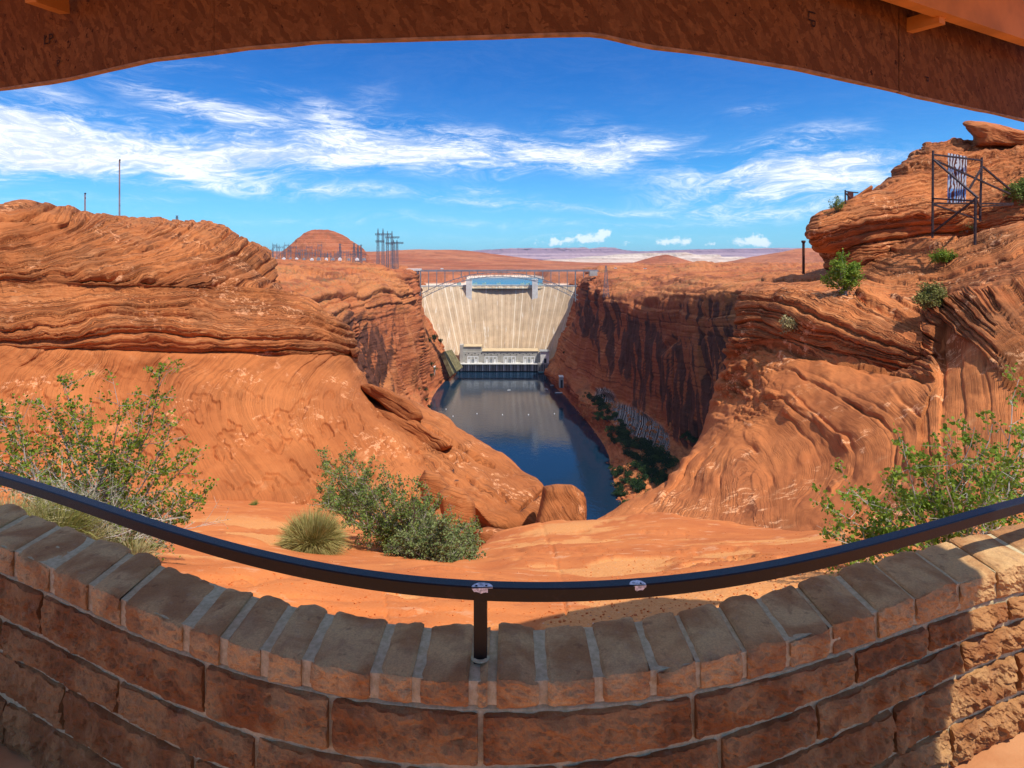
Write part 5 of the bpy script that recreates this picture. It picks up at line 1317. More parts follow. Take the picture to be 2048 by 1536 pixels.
# grey mortar collar round the foot of the post
th = np.linspace(math.pi, 2*math.pi, 16)
V = []
for a in th:
    for r_, z in ((.026, -1.097), (.019, -1.094), (.019, -1.10), (.026, -1.10)): V.append((xp+math.cos(a)*r_, yp+math.sin(a)*r_*1.0-.006, z+EYE_Z+.004))
F = []
for i in range(len(th)-1):
    for k in range(4): F.append((i*4+k, i*4+(k+1) % 4, (i+1)*4+(k+1) % 4, (i+1)*4+k))
mesh_obj('mortar_collar', V, F, MORTAR, wall)

# ---- eave of oriented-strand board
m, t, bs = new_mat('strand_board'); OSB = m
co = t.a('ShaderNodeTexCoord').outputs['Object']
cols = None
acc = None
for k, (ang, sc) in enumerate(((20, 19), (75, 16), (-35, 21), (120, 17))):
    wn_ = t.a('ShaderNodeVectorMath', {0: t.a('ShaderNodeVectorMath', {0: t.a('ShaderNodeTexNoise', {'Vector': co, 'Scale': 40.0, 'Detail': 3.0}).outputs['Color'], 1: (.022, .022, .022)}, operation='MULTIPLY').outputs[0], 1: co}, operation='ADD').outputs[0]
    vv_ = t.mapp(t.mapp(wn_, loc=(k*3.1, 0, k*1.7), rot=(0, R(ang), 0)), sc=(1, 1, 3.6))
    vo = t.a('ShaderNodeTexVoronoi', {'Vector': vv_, 'Scale': float(sc), 'Randomness': 1.0})
    sepc = t.a('ShaderNodeSeparateColor', {0: vo.outputs['Color']})
    if acc is None: acc = sepc.outputs[0]; hh = vo.outputs['Distance']
    else:
        sel = t.m('GREATER_THAN', sepc.outputs[1], .5)
        acc = t.m('ADD', t.m('MULTIPLY', acc, t.m('SUBTRACT', 1.0, sel)), t.m('MULTIPLY', sepc.outputs[0], sel))
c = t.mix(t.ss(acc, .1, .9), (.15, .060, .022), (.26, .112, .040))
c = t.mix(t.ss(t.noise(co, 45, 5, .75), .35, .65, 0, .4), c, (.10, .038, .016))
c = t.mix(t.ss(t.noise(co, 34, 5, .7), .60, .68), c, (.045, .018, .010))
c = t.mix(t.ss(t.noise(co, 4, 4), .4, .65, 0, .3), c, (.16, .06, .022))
setc(t, bs, 'Base Color', c); bump(t, bs, t.m('ADD', acc, t.noise(co, 90, 3)), .5, .004)
EDGE = simple('board_edge', (.34, .20, .11), .8, 0, .3, 30)
PINE = simple('pine_lumber', (.60, .25, .055), .7, 0, .18, 5)
PLY = simple('roof_sheathing', (.30, .14, .07), .8, 0, .3, 5)
FH = .6
FT = [(-420,228),(-250,208),(0,179),(135,159),(300,121),(500,96),(640,85),(850,78),(1000,73),(1140,68.5),(1190,68.5),(1300,93),(1450,114),(1600,138),(1790,183),(1900,208),(2048,240),(2160,266)]
fp = np.array([q[0] for q in FT], float); fy = np.array([q[1] for q in FT], float)
fdd = FH*FPX/(HY-fy); fxx = (fp-HX)/FPX*fdd
roof = empty('shelter_roof', (0, 1.6, EYE_Z+.6), label='dark strand board eave and timber roof of the viewing shelter overhead', cat='shelter roof')
TOPZ = 1.30
def fasc(p0, p1, name, mat, z0, z1, off, thk, n=60):
    xs_ = np.linspace(np.interp(p0, fp, fxx), np.interp(p1, fp, fxx), n)
    yy = np.interp(xs_, fxx, fdd)
    wob_ = .004*fbm(xs_*3, .5, .5, 3)
    R0 = np.stack([xs_, yy+off, np.full(n, z0+EYE_Z)+wob_], -1); R1 = np.stack([xs_, yy+off, np.full(n, z1+EYE_Z)], -1)
    R2 = np.stack([xs_, yy+off+thk, np.full(n, z1+EYE_Z)], -1); R3 = np.stack([xs_, yy+off+thk, np.full(n, z0+EYE_Z)+wob_], -1)
    return grid_obj(name, np.stack([R0, R1, R2, R3, R0]), mat, roof, smooth=False)
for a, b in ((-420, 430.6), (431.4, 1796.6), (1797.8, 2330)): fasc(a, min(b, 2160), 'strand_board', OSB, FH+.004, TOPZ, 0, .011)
for a, b in ((-420, 430.6), (431.4, 1796.6), (1797.8, 2330)): fasc(a, min(b, 2160), 'edge_strip', EDGE, FH-.001, FH+.005, -.002, .02)
# roof deck, its unseen back cut short to let light onto the wall
n = len(fxx)
V = [(x, y+.05, TOPZ+EYE_Z) for x, y in zip(fxx, fdd)]+[(x, .2, TOPZ+EYE_Z) for x in fxx]
V += [(x, y, z+.05) for x, y, z in V]
F = [(i, i+1, n+i+1, n+i) for i in range(n-1)]+[(2*n+n+i, 2*n+n+i+1, 2*n+i+1, 2*n+i) for i in range(n-1)]
F += [(i, 2*n+i, 2*n+i+1, i+1) for i in range(n-1)]+[(0, n, 3*n, 2*n), (n-1, 3*n-1, 4*n-1, 2*n-1)]
mesh_obj('roof_deck', V, F, PLY, roof)
fasc(-420, 2160, 'backing_board', PLY, FH+.012, TOPZ-.01, .014, .01)
ra, rb = Vector((1.262, 2.014, 0)), Vector((2.02, 2.413, 0)); dr = (rb-ra).normalized()
a = ra-dr*2.2; b = rb+dr*.42
mb = MB(); mb.bar((a.x, a.y, EYE_Z+.85+.215), (b.x, b.y, EYE_Z+.85+.215), .042, .43); mb.build('rafter', PINE, roof)
q0, q1 = Vector(P(1885, 33, 2.155)), Vector(P(1800, 57, 2.28))
mb = MB(); mb.bar(q0, q1, .04, .05); mb.build('brace_block', PINE, roof)
mb = MB(); mb.bar(P(60, -12, 1.9), P(128, 12, 2.02), .04, .05); mb.build('brace_block', PINE, roof)
for yb in (.26, .85):
    mb = MB(); mb.bar((-3.4, yb, EYE_Z+1.2), (3.5, yb, EYE_Z+1.2), .06, .19); mb.build('joist', PINE, roof)
# stamped letters on the board
INK = simple('stamp_ink', (.03, .014, .009), .9, 0, .1, 4)
for (p, y_, rot, s) in ((98, 80, 0, 26), (1622, 38, 90, 30), (118, 128, 0, 18), (1852, 158, 90, 20)):
    tcu = bpy.data.curves.new('stamp', 'FONT'); tcu.body = 'LP' if s > 22 else 'P'; 
    # distance of the board along this line of sight
    u_ = (p-HX)/FPX; rr = fxx-u_*fdd; i = int(np.argmax(rr > 0)); f_ = -rr[i-1]/(rr[i]-rr[i-1]); dd = fdd[i-1]+(fdd[i]-fdd[i-1])*f_
    slope = (fdd[i]-fdd[i-1])/(fxx[i]-fxx[i-1])
    tcu.size = s/FPX*dd*1.1; tcu.align_x = 'CENTER'; tcu.align_y = 'CENTER'; tcu.materials.append(INK)
    o = bpy.data.objects.new('stamp_lettering', tcu); link(o, roof)
    q = P(p, y_, dd)
    o.location = Vector(q)-roof.location-Vector((0, .004, 0))
    o.rotation_euler = (Matrix.Rotation(math.atan(slope), 3, 'Z') @ Matrix.Rotation(R(90), 3, 'X') @ Matrix.Rotation(R(-rot), 3, 'Z')).to_euler()
# ================================================================ PLANTS AND THE PAINTED PANELS
bpy.context.view_layer.update()
deps = bpy.context.evaluated_depsgraph_get()
def hit(px_, py_, names):
    o = Vector((0, 0, EYE_Z)); d = (Vector(P(px_, py_, 1.0))-o).normalized(); start = o.copy()
    for _ in range(24):
        ok, loc, nor, idx, ob, mt = scene.ray_cast(deps, start, d)
        if not ok: return None
        if ob.name.split('.')[0] in names: return loc.copy(), nor.copy()
        start = loc+d*.01
    return None
def leafmat(name, c1, c2, tr=.25):
    m, t, bs = new_mat(name)
    geo = t.a('ShaderNodeNewGeometry').outputs['Random Per Island']
    c = t.mix(geo, c1, c2)
    setc(t, bs, 'Base Color', c); bs.inputs['Roughness'].default_value = .55
    trn = t.a('ShaderNodeBsdfTranslucent', {'Color': c}); mx = t.a('ShaderNodeMixShader', {0: tr})
    t.l.new(bs.outputs[0], mx.inputs[1]); t.l.new(trn.outputs[0], mx.inputs[2])
    out = [q for q in t.n if q.type == 'OUTPUT_MATERIAL'][0]; t.l.new(mx.outputs[0], out.inputs[0])
    return m
LEAF_A = leafmat('leaf_yellow_green', (.11, .20, .015), (.30, .34, .04), .4)
LEAF_R = leafmat('leaf_bright_green', (.12, .22, .02), (.30, .38, .05), .4)
LEAF_B = leafmat('leaf_green', (.12, .20, .04), (.29, .34, .09), .4)
LEAF_G = leafmat('leaf_grey_green', (.11, .16, .05), (.24, .27, .10), .25)
LEAF_D = leafmat('leaf_dark', (.012, .030, .010), (.035, .065, .016), .1)
STRAW = leafmat('dry_grass', (.30, .25, .10), (.52, .44, .22), .2)
STRAW_G = leafmat('grass_olive', (.13, .15, .03), (.36, .32, .10), .2)
STRAW_M = leafmat('bunch_grass', (.17, .17, .035), (.56, .46, .18), .2)
TWIG = simple('grey_bark', (.30, .25, .21), .9, 0, .35, 20)
TWIG_D = simple('dark_bark', (.13, .09, .07), .9, 0, .35, 20)
BONE = simple('bleached_twigs', (.50, .44, .36), .9, 0, .25, 20)

def leaves(name, C, size, mat, parent, seed, elong=1.25, **kw):
    r = np.random.RandomState(seed); N = len(C)
    a = r.normal(size=(N, 3)); a[:, 2] += .25; a /= np.linalg.norm(a, axis=1)[:, None]
    b = r.normal(size=(N, 3)); b -= a*np.sum(a*b, 1)[:, None]; b /= np.linalg.norm(b, axis=1)[:, None]
    s = size*r.uniform(.6, 1.25, N)[:, None]
    pts = [(-.5, 0), (-.22, .40), (.22, .42), (.5*elong, 0), (.22, -.42), (-.22, -.40)]
    V = np.stack([C+a*s*x+b*s*y for x, y in pts], 1).reshape(-1, 3)
    F = np.arange(N*6).reshape(N, 6)
    me = bpy.data.meshes.new(name); me.vertices.add(N*6); me.vertices.foreach_set('co', (V-np.array(parent.location if parent else (0, 0, 0))).reshape(-1).astype(np.float32))
    me.loops.add(N*6); me.loops.foreach_set('vertex_index', F.reshape(-1).astype(np.int32)); me.polygons.add(N)
    me.polygons.foreach_set('loop_start', (np.arange(N)*6).astype(np.int32)); me.polygons.foreach_set('loop_total', np.full(N, 6, np.int32))
    me.update(calc_edges=True); me.materials.append(mat)
    o = bpy.data.objects.new(name, me); link(o, parent); tag(o, **kw); return o
def shrub(name, base, tips, label, seed, leaf, lsize, leafmat_, twmat, ntw=16, lpt=9, twl=(.10, .28), rad=.010, bend=.25, sub=True, cat='shrub', group=None, leafy=.25):
    rng = random.Random(seed); base = Vector(base)
    e = empty(name, base, label=label, cat=cat, group=group)
    mb = MB(); C = []
    for tip in tips:
        tip = Vector(tip); L = (tip-base).length
        b0 = base+Vector((rng.uniform(-1, 1), rng.uniform(-1, 1), 0))*L*.06
        mid1 = b0.lerp(tip, .35)+Vector((rng.uniform(-1, 1), rng.uniform(-1, 1), rng.uniform(-.2, .9)))*L*bend*.5
        mid2 = b0.lerp(tip, .7)+Vector((rng.uniform(-1, 1), rng.uniform(-1, 1), rng.uniform(-.3, .6)))*L*bend*.35
        def bez(s):
            return b0*(1-s)**3+mid1*3*s*(1-s)**2+mid2*3*s*s*(1-s)+tip*s**3
        pts = [bez(k/9)+Vector((rng.uniform(-1, 1), rng.uniform(-1, 1), rng.uniform(-1, 1)))*L*.012 for k in range(10)]
        mb.tube(pts, [rad*(1-.8*k/9) for k in range(10)], 5)
        for j in range(ntw):
            s = rng.uniform(.18, 1.0); p = bez(s); tan = (bez(min(1, s+.03))-bez(max(0, s-.03))).normalized()
            dr_ = (tan*.7+Vector((rng.gauss(0, 1), rng.gauss(0, 1), rng.gauss(.25, .8)))*.75).normalized()
            tl = rng.uniform(*twl)*(1.25-.6*s)
            q1 = p+dr_*tl*.5+Vector((0, 0, rng.uniform(-.03, .05)))*tl; q2 = p+dr_*tl+Vector((rng.gauss(0, .1), rng.gauss(0, .1), rng.gauss(.05, .1)))*tl
            mb.tube([p, q1, q2], [rad*.30, rad*.22, rad*.10], 3)
            ends = [(p, q1, q2)]
            if sub:
                for q in range(3):
                    o_ = p.lerp(q2, rng.uniform(.3, .9)); dd = (dr_+Vector((rng.gauss(0, 1), rng.gauss(0, 1), rng.gauss(0, 1)))*.8).normalized()
                    o2 = o_+dd*tl*rng.uniform(.25, .5); mb.tube([o_, o2], [rad*.16, rad*.07], 3); ends.append((o_, o_.lerp(o2, .5), o2))
            if s > leafy or rng.random() < .4:
                for (a, m_, b) in ends:
                    for q in range(lpt):
                        f = rng.uniform(.15, 1.02); c = a.lerp(m_, f*2) if f < .5 else m_.lerp(b, f*2-1)
                        C.append(c+Vector((rng.gauss(0, 1), rng.gauss(0, 1), rng.gauss(0, 1)))*lsize*.7)
    mb.build('branches', twmat, e)
    leaves('foliage', np.array([tuple(c) for c in C]), lsize, leafmat_, e, seed)
    return e
def tips_px(lst, d, jit, seed):
    r = random.Random(seed); return [P(x, y, d+r.uniform(-jit, jit)) for x, y in lst]
# large shrub behind the left of the wall
T = [(322,735),(130,762),(28,825),(-30,800),(70,800),(180,835),(235,800),(300,800),(345,850),(375,925),(380,985),(350,1040),(300,1090),(250,1100),(120,850),(200,900),(260,880),(90,900),(30,900),(0,940),(170,960),(330,930),(230,985),(410,985),(-60,880)]
shrub('leafy_shrub', P(195, 1120, 5.1), tips_px(T, 5.1, .45, 3), 'large airy shrub with small round leaves at the left, behind the wall', 21, None, .021, LEAF_A, TWIG, ntw=28, lpt=5, twl=(.12, .34), rad=.010)
shrub('bare_shrub', P(150, 1110, 4.7), tips_px([(60,950),(200,940),(300,1010),(250,1060),(120,960),(20,960),(340,1035),(160,1000),(410,1050),(230,1010)], 4.6, .3, 5), 'tangle of bare grey twigs low under the large left shrub', 22, None, .010, LEAF_G, BONE, ntw=24, lpt=1, twl=(.15, .35), rad=.007)
# right shrub
T = [(2040,755),(2100,800),(1990,845),(1950,850),(1905,880),(1800,880),(1690,960),(1650,1010),(1665,1075),(1720,985),(1770,960),(1840,920),(1880,940),(1960,900),(2050,870),(2100,900),(1690,1120),(1740,1050),(1830,1000),(1900,1010),(1980,980),(2060,990),(1680,1155),(1790,1080),(1760,1130),(2140,950),(1850,960),(1925,970),(2010,930)]
shrub('leafy_shrub', P(1900, 1190, 4.3), tips_px(T, 4.35, .4, 6), 'tall bright green leafy shrub at the right, behind the wall', 23, None, .024, LEAF_R, BONE, ntw=17, lpt=6, twl=(.10, .30), rad=.008, leafy=.35)
# centre bush: dense
def bush_dense(name, outline_tips, base, d, jit, label, seed, lsize, lm, tw, **kw):
    return shrub(name, base, tips_px(outline_tips, d, jit, seed), label, seed, None, lsize, lm, tw, **kw)
h = hit(830, 1130, ('ground',)); hb = hit(800, 1090, ('ground',)); print('centre bush ground', h, hb)
T = [(660,930),(700,918),(672,950),(655,975),(730,940),(765,935),(700,980),(648,1003),(690,1015),(740,975),(770,965),(800,960),(835,970),(860,990),(790,1000),(740,1020),(720,1050),(765,1060),(810,1030),(850,1020),(875,1005),(830,1070),(780,1085),(800,1105),(850,1100),(880,1060),(905,1035),(930,1050),(925,1075),(895,1090),(920,1105),(940,1085),(870,1130),(910,1135),(935,1125),(830,1120),(780,1040),(850,1148),(890,1150),(930,1150),(820,1138),(790,1112),(760,1085),(735,1060),(950,1100),(945,1060)]
shrub('round_bush', P(815, 1115, 9.6), tips_px(T, 9.6, .7, 8), 'broad dense green bush sprawling in front of the whaleback boulder', 24, None, .028, LEAF_B, TWIG, ntw=24, lpt=6, twl=(.14, .36), rad=.012, leafy=.05)
shrub('round_bush', P(700, 1045, 10.6), tips_px([(645,918),(690,915),(740,930),(672,945),(655,1000),(640,985),(720,960),(760,980),(700,1000),(745,1010)], 10.5, .4, 9), 'smaller green bush behind the left end of the sprawling bush', 25, None, .028, LEAF_B, TWIG, ntw=22, lpt=7, twl=(.14, .34), rad=.010, leafy=.05)

shrub('round_bush', P(870, 1142, 8.1), tips_px([(800,1075),(830,1060),(860,1050),(890,1045),(920,1060),(945,1080),(950,1110),(940,1135),(910,1120),(870,1100),(830,1100),(800,1110),(850,1120),(900,1090),(780,1095),(815,1125),(885,1070)], 8.2, .35, 10), 'lower front bush at the right foot of the sprawling bush', 26, None, .026, LEAF_G, TWIG, ntw=22, lpt=7, twl=(.12, .30), rad=.009, leafy=.05)

def tuft(name, base, rad_, h, n, mat, label, seed, wid=.006, droop=.25, group=None, cat='grass tuft', spread=1.0):
    r = np.random.RandomState(seed); e = empty(name, base, label=label, cat=cat, group=group)
    az_ = r.uniform(0, 2*np.pi, n); el = np.arccos(r.uniform(.02, 1, n))*spread; l = h*r.uniform(.55, 1.05, n)
    b = np.array(base)[None]+np.stack([np.cos(az_)*rad_*.35*r.uniform(0, 1, n), np.sin(az_)*rad_*.35*r.uniform(0, 1, n), np.zeros(n)], 1)
    dr_ = np.stack([np.sin(el)*np.cos(az_), np.sin(el)*np.sin(az_), np.cos(el)], 1)
    dr_ *= np.stack([np.full(n, rad_/h), np.full(n, rad_/h), np.ones(n)], 1)
    sd_ = np.cross(dr_, r.normal(size=(n, 3))); sd_ /= np.linalg.norm(sd_, axis=1)[:, None]; sd_ *= wid
    m1 = b+dr_*l[:, None]*.55+np.array([0, 0, .06])*h; t1 = b+dr_*l[:, None]-np.array([0, 0, 1])*droop*h*np.sin(el)[:, None]**2*.6
    V = np.stack([b-sd_*.5, b+sd_*.5, m1+sd_*.5, m1-sd_*.5, t1], 1).reshape(-1, 3)-np.array(base)
    F = []
    for i in range(n): k = i*5; F += [(k, k+1, k+2, k+3), (k+3, k+2, k+4)]
    mesh_obj('blades', V, F, mat, e, world_space=False)
    return e
h = hit(625, 1100, ('ground',)); gb = h[0] if h else Vector(P(625, 1100, 8))
print('tuft', gb)
u_ = gb.y/FPX
tuft('grass_tuft', P(625, 1094, gb.y), 66*u_, 80*u_, 9000, STRAW_M, 'round clump of yellow green bunch grass on the sand left of the bush', 31, wid=.0045*1.2, droop=.2, spread=1.05)
tuft('grass_tuft', (gb.x, gb.y+.02, P(625, 1100, gb.y)[2]), 34*u_, 40*u_, 700, LEAF_B, 'dark green heart growing low inside the round grass clump', 32, wid=.006)
for k, (x, y, s, n, m_) in enumerate(((-40,1080,.55,900,STRAW),(60,1085,.6,1100,STRAW_G),(140,1100,.55,1000,STRAW),(215,1110,.42,800,STRAW_G),(20,1060,.5,700,STRAW),(110,1060,.5,700,STRAW_G),(270,1105,.28,300,STRAW))):
    q = P(x, y+12, 4.35+.1*k % .4)
    tuft('grass_tuft', q, s*.7, s*.8, n, m_, ['dry pale grass clump at the far left behind the wall','olive grass clump behind the first left cap stones','dry grass clump under the large left shrub','olive grass clump right of the dry one under the left shrub','pale grass clump higher up at the left frame edge','olive grass clump between shrub stems at the left','short straw tuft at the right foot of the left shrub'][k], 40+k, wid=.004, group='grass clumps behind the left wall')
# bushes rooted on the right rock
NR_ = ('right_rock', 'upper_rock_brow')
def rock_bush(px_, py_, w, h_, label, seed, lm, tw, dens=1.0, ls=None, name='rock_shrub'):
    q = hit(px_, py_, NR_); 
    if not q: print('MISS', label); return
    d = q[0].y; u = d/FPX; r = random.Random(seed); tips = []
    for k in range(int(15*dens)):
        a = r.uniform(-1, 1); f = r.uniform(.45, 1)
        tips.append(P(px_+a*w/2, py_-h_*f*(1-.35*a*a), d+r.uniform(-.5, .5)*w*u*.6-.1))
    base = P(px_, py_+3, d-.03)
    shrub(name, base, tips, label, seed, None, ls or 3.0*u, lm, tw, ntw=12, lpt=6, twl=(10*u, 22*u), rad=.6*u, cat='shrub', group='shrubs rooted on the right rock')
rock_bush(1688, 588, 66, 78, 'bright green shrub on the rock shelf below the brow', 51, LEAF_R, BONE, 1.5)
rock_bush(1862, 613, 50, 40, 'olive tufted shrub on the slab edge right of the bright shrub', 52, STRAW_G, TWIG, 1.6)
rock_bush(2042, 398, 50, 36, 'green shrub at the right frame edge beside the painted panel frame', 53, LEAF_B, TWIG, 1.2)
rock_bush(1672, 422, 14, 18, 'small dark shrub on the skyline left of the far frame', 54, LEAF_B, TWIG_D, .25, .05)
rock_bush(1580, 660, 20, 18, 'pale grey scrub in a cleft of the leaning slabs', 55, STRAW, BONE, .5)
rock_bush(1888, 522, 26, 12, 'low green cushion plant in a crack of the shelf', 56, LEAF_R, TWIG, .6, .05)
rock_bush(1935, 462, 20, 14, 'small tuft under the painted panel frame', 57, LEAF_G, TWIG, .5, .05)
0 and rock_bush(1868, 705, 16, 16, 'dry sprig at the foot of the joint between slabs and block', 58, STRAW, BONE, .5, .05)
# small weed on the sand
h = hit(508, 1010, ('ground', 'rock_outcrop'))
if h: tuft('weed', h[0], .16, .18, 160, LEAF_B, 'tiny green weed on the sand by the foot of the left outcrop', 60, cat='weed')

# riverside tamarisk thickets: each clump a thing, four crowns shared
rs = np.random.RandomState(4)
VAR = []
for k in range(5):
    nL = 900
    cc = rs.normal(size=(9, 3))*np.array([.38, .38, .22])+np.array([0, 0, .45])
    idx = rs.randint(0, 9, nL); dirs = rs.normal(size=(nL, 3)); dirs /= np.linalg.norm(dirs, axis=1)[:, None]
    C = cc[idx]+dirs*(rs.uniform(.75, 1.05, nL)*.34)[:, None]; C[:, 2] = np.abs(C[:, 2])
    o = leaves('crown', C, .12, LEAF_D if k < 3 else leafmat('tamarisk_green', (.03, .06, .015), (.08, .12, .03), .1) if k == 3 else MATS['tamarisk_green'], None, k)
    VAR.append(o.data); bpy.data.objects.remove(o)
mb = MB()
for a in (-.25, 0, .3): mb.tube([(a*.3, 0, -.3), (a, a*.4, .5)], [.05, .02], 5)
tk = mesh_obj('trunk', mb.v, mb.f, TWIG_D); TRK = tk.data; bpy.data.objects.remove(tk)
def river_bush(px_, py_, wpx, v, rnd):
    q = hit(px_, py_, ('canyon_wall_right', 'canyon_wall_left'))
    if not q: return
    s = wpx*q[0].y/FPX*.78
    e = empty('tamarisk', q[0], cat='bush', group='tamarisks along the river banks',
        label=('small ' if wpx < 11 else 'large ' if wpx > 17 else 'mid sized ')+('dark green tamarisk on the left river bank' if px_ < 1000 else 'dark tamarisk under the streaked seep of the right cliff' if py_ < 890 and px_ < 1360 else
               'dark tamarisk in the alcove right of the seep' if px_ > 1350 else 'dark tamarisk at the water edge of the right bank' if px_ < 1262 else 'dark tamarisk in the thicket on the lower right bank'))
    o = bpy.data.objects.new('crown', VAR[v]); link(o, e); o.scale = (s, s, s*.85); o.rotation_euler = (0, 0, rnd.uniform(0, 6.28))
    o = bpy.data.objects.new('trunk', TRK); link(o, e); o.scale = (s, s, s)
rnd = random.Random(9)
SPOTS = []
for (x0, y0, x1, y1, n, sp, w0, w1) in ((1188,792,1215,830,12,8,10,16),(1200,830,1260,885,26,12,10,18),(1225,880,1300,900,16,10,10,20),(1250,900,1300,930,16,12,10,20),
     (1290,890,1335,935,20,12,12,22),(1275,935,1335,965,22,12,12,24),(1240,955,1300,985,16,14,10,20),(1240,985,1262,1010,8,8,10,16),(1368,872,1400,885,12,6,7,12),
     (1222,930,1240,975,10,6,6,11),(1340,925,1352,960,6,6,8,14)):
    for k in range(n):
        f = rnd.random(); SPOTS.append((x0+(x1-x0)*f+rnd.gauss(0, sp*.6), y0+(y1-y0)*f+rnd.gauss(0, sp*.6), rnd.uniform(w0, w1)))
for (x, y, w_) in ((868,678,14),(880,684,10),(858,682,10),(862,730,10),(868,740,10),(862,752,8),(852,800,8),(858,815,9),(862,826,8),(866,838,8),(850,780,7),(838,778,6),(893,672,7),(1370,990,5),(1128,706,5)): SPOTS.append((x, y, w_))
for k, (x, y, w_) in enumerate(SPOTS): river_bush(x, y, w_, rnd.choice([0, 1, 2, 2, 3, 4]), rnd)
# scrub on the rims
rnd = random.Random(19)
SCR = bpy.data.meshes
for k in range(150):
    x = rnd.choice([rnd.uniform(545, 760), rnd.uniform(1180, 1500)]); y = rnd.uniform(535, 600) if x < 800 else rnd.uniform(546, 600)
    q = hit(x, y, ('canyon_wall_right', 'canyon_wall_left'))
    if not q or q[1].z < .5: continue
    s = rnd.uniform(1.2, 2.6)*q[0].y/FPX*.6
    o = bpy.data.objects.new('desert_shrub', VAR[rnd.choice([3, 4])]); link(o); o.location = q[0]; o.scale = (s, s, s*.8)
    tag(o, 'low desert shrub dotted on the plateau '+('left of the dam' if x < 800 else 'right of the dam'), 'shrub', 'desert shrubs on the rims')

# loose stones at the foot of the cliffs
rs2 = random.Random(77)
def rubble_mesh(n, fn, name):
    V = []; F = []
    for k in range(n):
        p = fn()
        if p is None: continue
        c0, s = p; b = len(V)
        pts = [Vector((rs2.gauss(0, 1), rs2.gauss(0, 1), rs2.gauss(0, 1))).normalized() for _ in range(1)]
        ang = rs2.uniform(0, 6.28); ca, sa = math.cos(ang), math.sin(ang)
        for z in (-.5, .45):
            for i in range(5):
                a = i/5*6.283; r_ = rs2.uniform(.35, .6)*(1 if z < 0 else .7)
                x_, y_ = math.cos(a)*r_, math.sin(a)*r_*.75
                V.append((c0[0]+(x_*ca-y_*sa)*s, c0[1]+(x_*sa+y_*ca)*s, c0[2]+(z+rs2.uniform(-.12, .12))*s*.7))
        F += [(b+4, b+3, b+2, b+1, b), (b+5, b+6, b+7, b+8, b+9)]+[(b+i, b+(i+1) % 5, b+5+(i+1) % 5, b+5+i) for i in range(5)]
    return mesh_obj(name, V, F, CANYON if name == 'talus_rubble' else GROUND, kind='stuff')
def talus_pt():
    x = rs2.uniform(1130, 1345); y = rs2.uniform(790, 1010)
    q = hit(x, y, ('canyon_wall_right',))
    if not q or q[0].z > WZ+EYE_Z+42: return None
    return q[0], rs2.choice([1.5, 2, 3, 5])*rs2.uniform(.6, 1.2)
rubble_mesh(1500, talus_pt, 'talus_rubble')
def peb():
    x = rs2.choice([rs2.uniform(1050, 1750), rs2.uniform(400, 1750)]); y = rs2.uniform(1060, 1250)
    q = hit(x, y, ('ground',))
    if not q: return None
    return q[0], rs2.choice([.008, .011, .015, .022])*rs2.uniform(.6, 1.3)
rubble_mesh(2200, peb, 'gravel')

# painted panels in steel frames on the rock
def frame_thing(foot, bars, panel, label, art, thick, dfun, extra=None):
    e = empty('display_frame', P(foot[0], foot[1], dfun(*foot)), label=label, cat='display frame', group='steel display frames on the right rock')
    for nm, x0, y0, k0, x1, y1, k1 in bars:
        mb = MB(); d0, d1 = dfun(x0, y0)+k0, dfun(x1, y1)+k1
        mb.bar(P(x0, y0, d0), P(x1, y1, d1), thick, thick); mb.build(nm, RUST2, e)
    (x0, y0), (x1, y1), (x2, y2), (x3, y3) = panel
    d = dfun(x0, y0)+.9
    V = [P(x0, y0, d), P(x1, y1, d+.05), P(x2, y2, d+.05), P(x3, y3, d)]; V += [(a, b+.04, c) for a, b, c in V]
    mesh_obj('painted_panel', V, [(0, 1, 2, 3), (7, 6, 5, 4), (0, 4, 5, 1), (1, 5, 6, 2), (2, 6, 7, 3), (3, 7, 4, 0)], art, e)
    return e
RUST2 = simple('dark_steel', (.055, .035, .035), .6, .3, .4, 8)
m, t, bs = new_mat('abstract_paint'); ART = m
co = t.a('ShaderNodeTexCoord').outputs['Object']
wv_ = t.a('ShaderNodeTexWave', {'Vector': t.mapp(co, sc=(1, 1, .6)), 'Scale': 2.2, 'Distortion': 9.0, 'Detail': 3.0, 'Detail Scale': 1.2}).outputs['Fac']
zg = t.noise(t.mapp(co, sc=(.3, 1, 1)), 1.3, 2)
c = t.mix(t.ss(zg, .45, .55), (.16, .34, .62), (.55, .60, .66)); c = t.mix(t.ss(wv_, .42, .56), (.13, .045, .035), c)
setc(t, bs, 'Base Color', c)
m, t, bs = new_mat('maroon_paint'); ART2 = m
co = t.a('ShaderNodeTexCoord').outputs['Object']
setc(t, bs, 'Base Color', t.mix(t.ss(t.noise(co, 2.2, 3, .5, 1.0), .5, .58), (.10, .035, .03), (.30, .14, .11)))
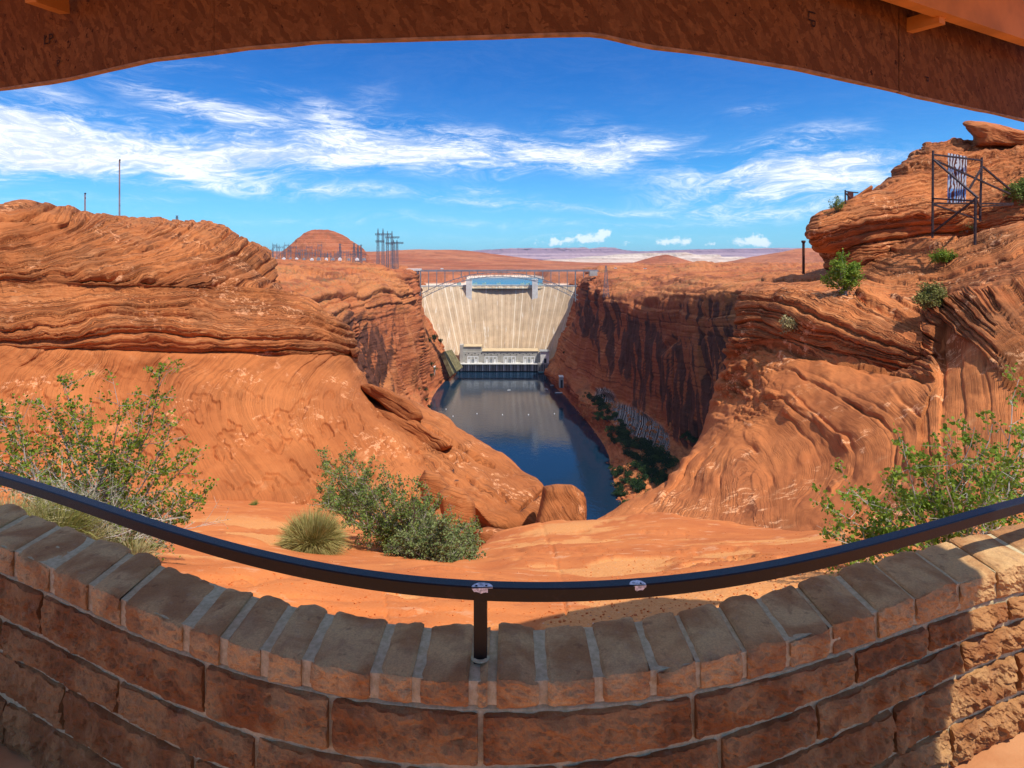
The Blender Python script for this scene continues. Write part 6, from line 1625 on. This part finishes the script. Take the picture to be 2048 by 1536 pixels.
qa, qb, qc = hit(1865, 487, NR_), hit(1950, 499, NR_), hit(1985, 470, NR_)
open('/tmp/dbg.txt','w').write(str([qa and qa[0], qb and qb[0], qc and qc[0]]))
da = qa[0].y if qa else 28; db = qb[0].y if qb else 26
df = lambda x, y: da+(db-da)*min(1, max(0, (x-1865)/85))
df0 = lambda x, y: da-.05
B = 1.0
frame_thing((1865, 474), [('post',1866,301,0,1865,476,0),('post',1951,395,db-da,1950,490,db-da),('post',1963.5,315,B,1960,443,B),
    ('top_beam',1866,309,0,1963.5,321,B),('lower_beam',1866,397,0,1951,402,db-da),('lower_beam',1866,407,.05,2026,407,B),('lower_beam',1960,413,B,2026,409,B+.5),
    ('brace',1867,319,-.05,1956,396,db-da),('brace',1867,319,0,2020,388,B+.4),('brace',1965,333,B,2020,379,B+.4),('brace',1965,333,B,1938,379,.3),
    ('brace',1951,398,db-da,1865,466,0),('brace',1867,409,0,1960,440,B),('brace',1951,397,db-da,1960,413,B)],
    [(1896.5,306),(1934,313),(1931.5,404),(1896,407)], 'large dark steel frame holding a blue and brown painted panel on the right rock', ART, .068, df0)
q = hit(1692, 412, NR_); dfar = (q[0].y if q else 36)+.6
frame_thing((1691, 408), [('post',1690.5,380,0,1690.5,414,0),('top_beam',1690.5,383,0,1716,385.5,.8),('brace',1691,386,0,1702,397,.5),('lower_beam',1690.5,407.5,0,1700,408,.3)],
    [(1695.5,382),(1707,383.3),(1707,410),(1695.5,410)], 'small far steel frame with a maroon panel on the skyline behind the leaning slab', ART2, .055, lambda x, y: dfar)

# ---- air
m = bpy.data.materials.new('haze_air'); m.use_nodes = True; t = NT(m.node_tree); t.n.clear()
vol = t.a('ShaderNodeVolumePrincipled'); vol.inputs['Color'].default_value = (.62, .74, 1.0, 1); vol.inputs['Density'].default_value = HAZE_D
vol.inputs['Anisotropy'].default_value = .2
t.l.new(vol.outputs[0], t.a('ShaderNodeOutputMaterial').inputs[1])
mb = MB(); mb.box((0, 12000, (-262+300)/2), (60000, 40000, 562)); mb.build('haze', m, kind='stuff')
